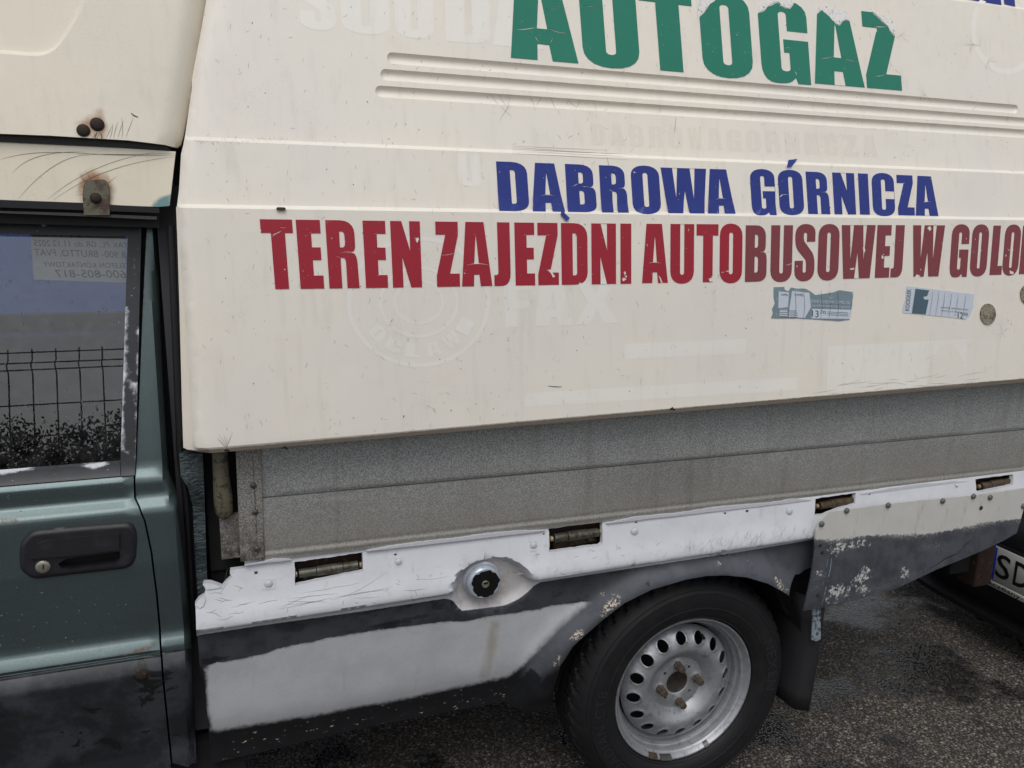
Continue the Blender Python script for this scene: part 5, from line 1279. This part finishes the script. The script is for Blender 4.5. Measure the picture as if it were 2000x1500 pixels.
bpy.context.view_layer.update()
dup(w1, (0, 1.54, 0), True); dup(w1, (-2.76, 0, 0)); dup(w1, (-2.76, 1.54, 0), True)

# ---- what is under and behind the bed side
boxes('chassis_and_light_blocks', [((.0, .34, .40), (1.95, 1.30, .70)), ((-.04, .10, .30), (.60, 1.55, .70)), ((1.40, .10, .50), (1.90, 1.55, .70)), ((-1.2, .45, .28), (1.9, .55, .42)), ((-1.2, 1.1, .28), (1.9, 1.2, .42)), ((.93, .2, .22), (1.04, 1.45, .32)), ((-.04, .09, .70), (2.0, 1.60, .975))], M['void'], truck)  # rails and axle, plus solid dark boxes added to block light under the bed
V = []; F = []
for i in range(25):
    t = math.pi*(.04+.90*i/24)
    for y in (.05, .34): V.append((HX+.335*math.cos(t), y, HZ+.335*math.sin(t)))
for i in range(24): F.append((2*i, 2*i+1, 2*i+3, 2*i+2))
meshobj('wheel_arch_liner', V, F, M['void'], truck)
Tb = bp([(1902, 1136)], .16)[0]
box('rear_tow_bracket', (Tb[0]-.035, .13, Tb[2]), (Tb[0]+.03, .19, Tb[2]+.26), M['rustdark'], truck, .004)  # rust colour darkened to carry the shade under the tail
box('rear_bracket_plate', (Tb[0]-.11, .15, Tb[2]+.04), (Tb[0]-.035, .17, Tb[2]+.26), M['void'], truck, .004)
boxes('tail_end', [((1.96, .05, .60), (2.0, 1.58, .97))], M['alu'], truck)

# ================================================================== NOTE IN THE WINDOW
ny = lambda X, Z: gy(X, Z)+.006
note = sheet('paper_note', [(58, 440), (246, 452), (246, 552), (66, 546)], ny, M['note'], None, step=.03, thick=.0006)
note['label'] = 'handwritten paper sheet taped inside the cab door window'; note['category'] = 'note'
def ntext(s, q): 
    o = textquad('handwriting', s, q, ny, M['ink'], note, off=-.0012, shear=.18, mirror=True, bold=-.006)
ntext('TAK PL, GR do 11.12.2025', [(66, 468), (250, 474), (250, 485), (66, 482)])
ntext('8 900- BRUTTO, FVAT', [(66, 486), (246, 491), (246, 506), (66, 501)])
ntext('TELEFON KONTAKTOWY:', [(82, 511), (252, 514), (252, 524), (82, 521)])
ntext('600-805-817', [(106, 527), (246, 528), (246, 543), (106, 541)])
ntext('1,9 M 1996', [(68, 457), (200, 462), (200, 464), (68, 461)])

# ================================================================== CAR PARKED BEHIND
PT = bpx([(1935, 1062)], 2.26)[0]
CXp = 2.26
py0, pz1 = PT[1], PT[2]
car = empty('parked_car', (4.3, py0-.26, 0), 'dark car parked close behind the truck, its front number plate showing', 'car')
cyc = py0-.26
def loft(name, secs, mat, smooth=40):
    n = len(secs[0]); V = [p for s_ in secs for p in s_]; F = []
    for i in range(len(secs)-1):
        for k in range(n): F.append((i*n+k, i*n+(k+1) % n, (i+1)*n+(k+1) % n, (i+1)*n+k))
    F += [tuple(range(n))[::-1], tuple((len(secs)-1)*n+k for k in range(n))]
    return meshobj(name, V, F, mat, car, smooth)
def sect(x, hw, z0, z1, crown=.04):
    return [(x, cyc-hw, z0), (x, cyc-hw, z0+(z1-z0)*.5), (x, cyc-hw*.97, z0+(z1-z0)*.85), (x, cyc-hw*.8, z1), (x, cyc, z1+crown), (x, cyc+hw*.8, z1), (x, cyc+hw*.97, z0+(z1-z0)*.85), (x, cyc+hw, z0+(z1-z0)*.5), (x, cyc+hw, z0)]
loft('body', [sect(2.36, .74, .42, .66, .02), sect(2.5, .84, .30, .74), sect(3.3, .87, .24, .90), sect(5.6, .87, .24, .92), sect(6.35, .80, .30, .85)], M['carblack'])
loft('cabin', [sect(3.35, .78, .86, .92), sect(3.95, .66, .9, 1.38), sect(5.3, .66, .9, 1.40), sect(6.0, .74, .86, .95)], M['vanglass'])
# front bumper: profile in X-Z swept across the width with rounded corners
bpr = [(2.40, .47), (2.33, .46), (2.29, .43), (2.275, .40), (CXp+.012, pz1+.012), (CXp+.012, pz1-.15), (2.285, pz1-.155), (2.31, pz1-.17), (2.325, .125), (2.30, .115), (2.285, .105), (2.29, .085), (2.40, .08)]
V = []; F = []; m_ = len(bpr)
ysw = np.linspace(-.84, .84, 25)
for y in ysw:
    s_ = .22*max(0, (abs(y)-.45)/.39)**2.2
    for x, z in bpr: V.append((x+s_, cyc+y, z))
for i in range(24):
    for k in range(m_-1): F.append((i*m_+k, i*m_+k+1, (i+1)*m_+k+1, (i+1)*m_+k))
meshobj('bumper', V, F, M['carplastic'], car, 40)
for k in range(4): box('grille_slat', (2.335, cyc-.36, .50+k*.035), (2.37, cyc+.36, .515+k*.035), M['grille'], car, .004)
for s_ in (-1, 1):
    box('headlight', (2.38, cyc+s_*.60-.15, .52), (2.55, cyc+s_*.60+.15, .64), M['vanglass'], car, .03, 3)
    for x in (3.05, 5.6):
        V = []; F = []; n = 32
        for r_, y in ((.18, .0), (.30, .0), (.31, .03), (.31, .17), (.30, .2), (.18, .2), (.02, .19), (.02, .02)):
            for k in range(n): t = 2*math.pi*k/n; V.append((x+r_*math.cos(t), cyc+s_*.78-.1+y, .31+r_*math.sin(t)))
        for i in range(8):
            for k in range(n): F.append((i*n+k, ((i+1) % 8)*n+k, ((i+1) % 8)*n+(k+1) % n, i*n+(k+1) % n))
        meshobj('wheel', V, F, M['tyre'], car, 40)
# number plate, facing the truck
PH = .110
def yz(u, v): return (py0-u, pz1-v)      # u metres to the right as read, v metres down
def prect(name, u0, v0, u1, v1, x, mat, parent, t=.003):
    (ya, za), (yb, zb) = yz(u0, v0), yz(u1, v1); return box(name, (x-t, min(ya, yb), min(za, zb)), (x, max(ya, yb), max(za, zb)), mat, parent, .0008, 1)
pf = prect('plate_holder', -.012, -.010, .532, PH+.026, CXp+.010, M['plateblack'], car, .008)
pp = prect('number_plate', -.002, -.002, .522, PH+.002, CXp+.001, M['plate'], car)
prect('plate_band', .0, .002, .029, PH-.002, CXp-.0025, M['plateblue'], car, .001)
prect('holder_strip', -.010, PH+.004, .530, PH+.024, CXp+.001, M['plate'], car)
def ptext(s, u0, u1, v0, v1, x, mat, bold=0):
    V2, F2 = textmesh(s, 0, bold); lo, hi = V2.min(0), V2.max(0)
    P = [(x, py0-(u0+(u1-u0)*(a-lo[0])/(hi[0]-lo[0])), pz1-(v1+(v0-v1)*(b-lo[1])/(hi[1]-lo[1]))) for a, b in V2]
    return meshobj('plate_lettering', P, F2, M['plateblack'], car)
ptext('S', .032, .080, .016, .094, CXp-.0035, M['plateblack'], .01); ptext('D', .094, .144, .016, .094, CXp-.0035, M['plateblack'], .01)
ptext('Szczęsny-Zja', .0, .185, PH+.0055, PH+.023, CXp-.0035, M['plateblack'], .012)

# ================================================================== BLUE VAN ON THE FAR SIDE
van = empty('delivery_van', (-.6, 3.2, 0), 'blue van beyond the truck, seen through the cab windows', 'van')
def vloft(name, prof, y0, y1, mat, inset=.05):
    n = len(prof); V = [(x, y0, z) for x, z in prof]+[(x, y1, z) for x, z in prof]; F = [(i, (i+1) % n, n+(i+1) % n, n+i) for i in range(n)]+[tuple(range(n))[::-1], tuple(range(n, 2*n))]
    return meshobj(name, V, F, mat, van)
vloft('body', [(-3.2, .35), (2.0, .35), (2.05, 1.1), (2.0, 2.2), (1.8, 2.3), (-1.7, 2.3), (-2.2, 2.2), (-2.75, 1.3), (-3.15, 1.05), (-3.25, .6)], 2.7, 4.4, M['vanblue'])
box('side_window', (-2.3, 2.685, 1.35), (-1.35, 2.70, 1.95), M['vanglass'], van, .01)
box('rub_strip', (-3.0, 2.675, .78), (1.95, 2.70, .86), M['carplastic'], van, .008)
for x in (-2.3, 1.1): 
    V = []; F = []; n = 32
    for r_, y in ((.02, .01), (.2, .0), (.33, .0), (.34, .03), (.34, .2)):
        for k in range(n): t = 2*math.pi*k/n; V.append((x+r_*math.cos(t), 2.67+y, .34+r_*math.sin(t)))
    for i in range(4):
        for k in range(n): F.append((i*n+k, (i+1)*n+k, (i+1)*n+(k+1) % n, i*n+(k+1) % n))
    meshobj('wheel', V, F, M['tyre'], van, 40)

# ================================================================== FENCE AND HEDGE BEHIND THE PHOTOGRAPHER
FY = -3.6
fence = empty('mesh_fence', (-.5, FY, 0), 'dark welded mesh fence panel behind the photographer, reflected in the cab window', 'fence')
for i in range(4): box('post', (-3.93+i*2.5, FY-.03, 0), (-3.87+i*2.5, FY+.03, 1.86), M['wire'], fence, .004)
def fold(z): return .045 if any(abs(z-c_) < .03 for c_ in (1.72, 1.12, .5)) else 0.
for i in range(64):
    x = -2.93+i*.12
    if min(abs(x+3.9-2.5*k) for k in range(4)) < .05: continue
    zz = [.05, .46, .5, .54, 1.08, 1.12, 1.16, 1.68, 1.72, 1.76, 1.82]
    tube('wire_upright', [(x, FY+fold(z), z) for z in zz], .0042, M['wire'], fence, 5)
for z in (.08, .28, .48, .52, .72, .92, 1.10, 1.14, 1.32, 1.50, 1.70, 1.74, 1.80): tube('wire_rail', [(-3, FY+.004, z), (4.5, FY+.004, z)], .0042, M['wire'], fence, 5)
def shrub(x, y, h, seed, lab='dark leafy shrub of the hedge behind the mesh fence', grp='hedge shrubs behind the fence'):
    rg = random.Random(seed); s_ = empty('hedge_shrub', (x, y, 0), lab, 'shrub', grp)
    for k in range(5):
        a = rg.uniform(0, 6.28); tube('stem', [(x, y, 0), (x+.1*math.cos(a), y+.1*math.sin(a), h*.4), (x+.3*math.cos(a), y+.2*math.sin(a), h*.85)], [.02, .013, .005], M['bark'], s_, 6)
    V = []; F = []
    for k in range(9000):
        a = rg.uniform(0, 6.28); rr_ = math.sqrt(rg.random()); zz = rg.uniform(.08, 1)*h*(1-.18*rr_*rr_)+rg.gauss(0, .04)
        c_ = Vector((x+.48*rr_*math.cos(a), y+.36*rr_*math.sin(a), max(.05, zz))); d = Vector((rg.gauss(0, 1), rg.gauss(0, 1), rg.gauss(.3, 1))).normalized()
        e = d.orthogonal().normalized()*.011; b0 = len(V); L = rg.uniform(.02, .036)
        V += [c_, c_+d*L*.5+e, c_+d*L, c_+d*L*.5-e]; F.append((b0, b0+1, b0+2, b0+3))
    meshobj('crown', V, F, M['leaf'], s_)
for i in range(7): shrub(-2.3+i*.78, FY-1.15, 1.62+.10*math.cos(i*1.9), 50+i, 'leafy shrub in the rear row of the hedge behind the mesh fence', 'hedge shrubs in the rear row')
for i in range(7): shrub(-2.6+i*.78, FY-.5, 1.56+.12*math.sin(i*2.3), i)
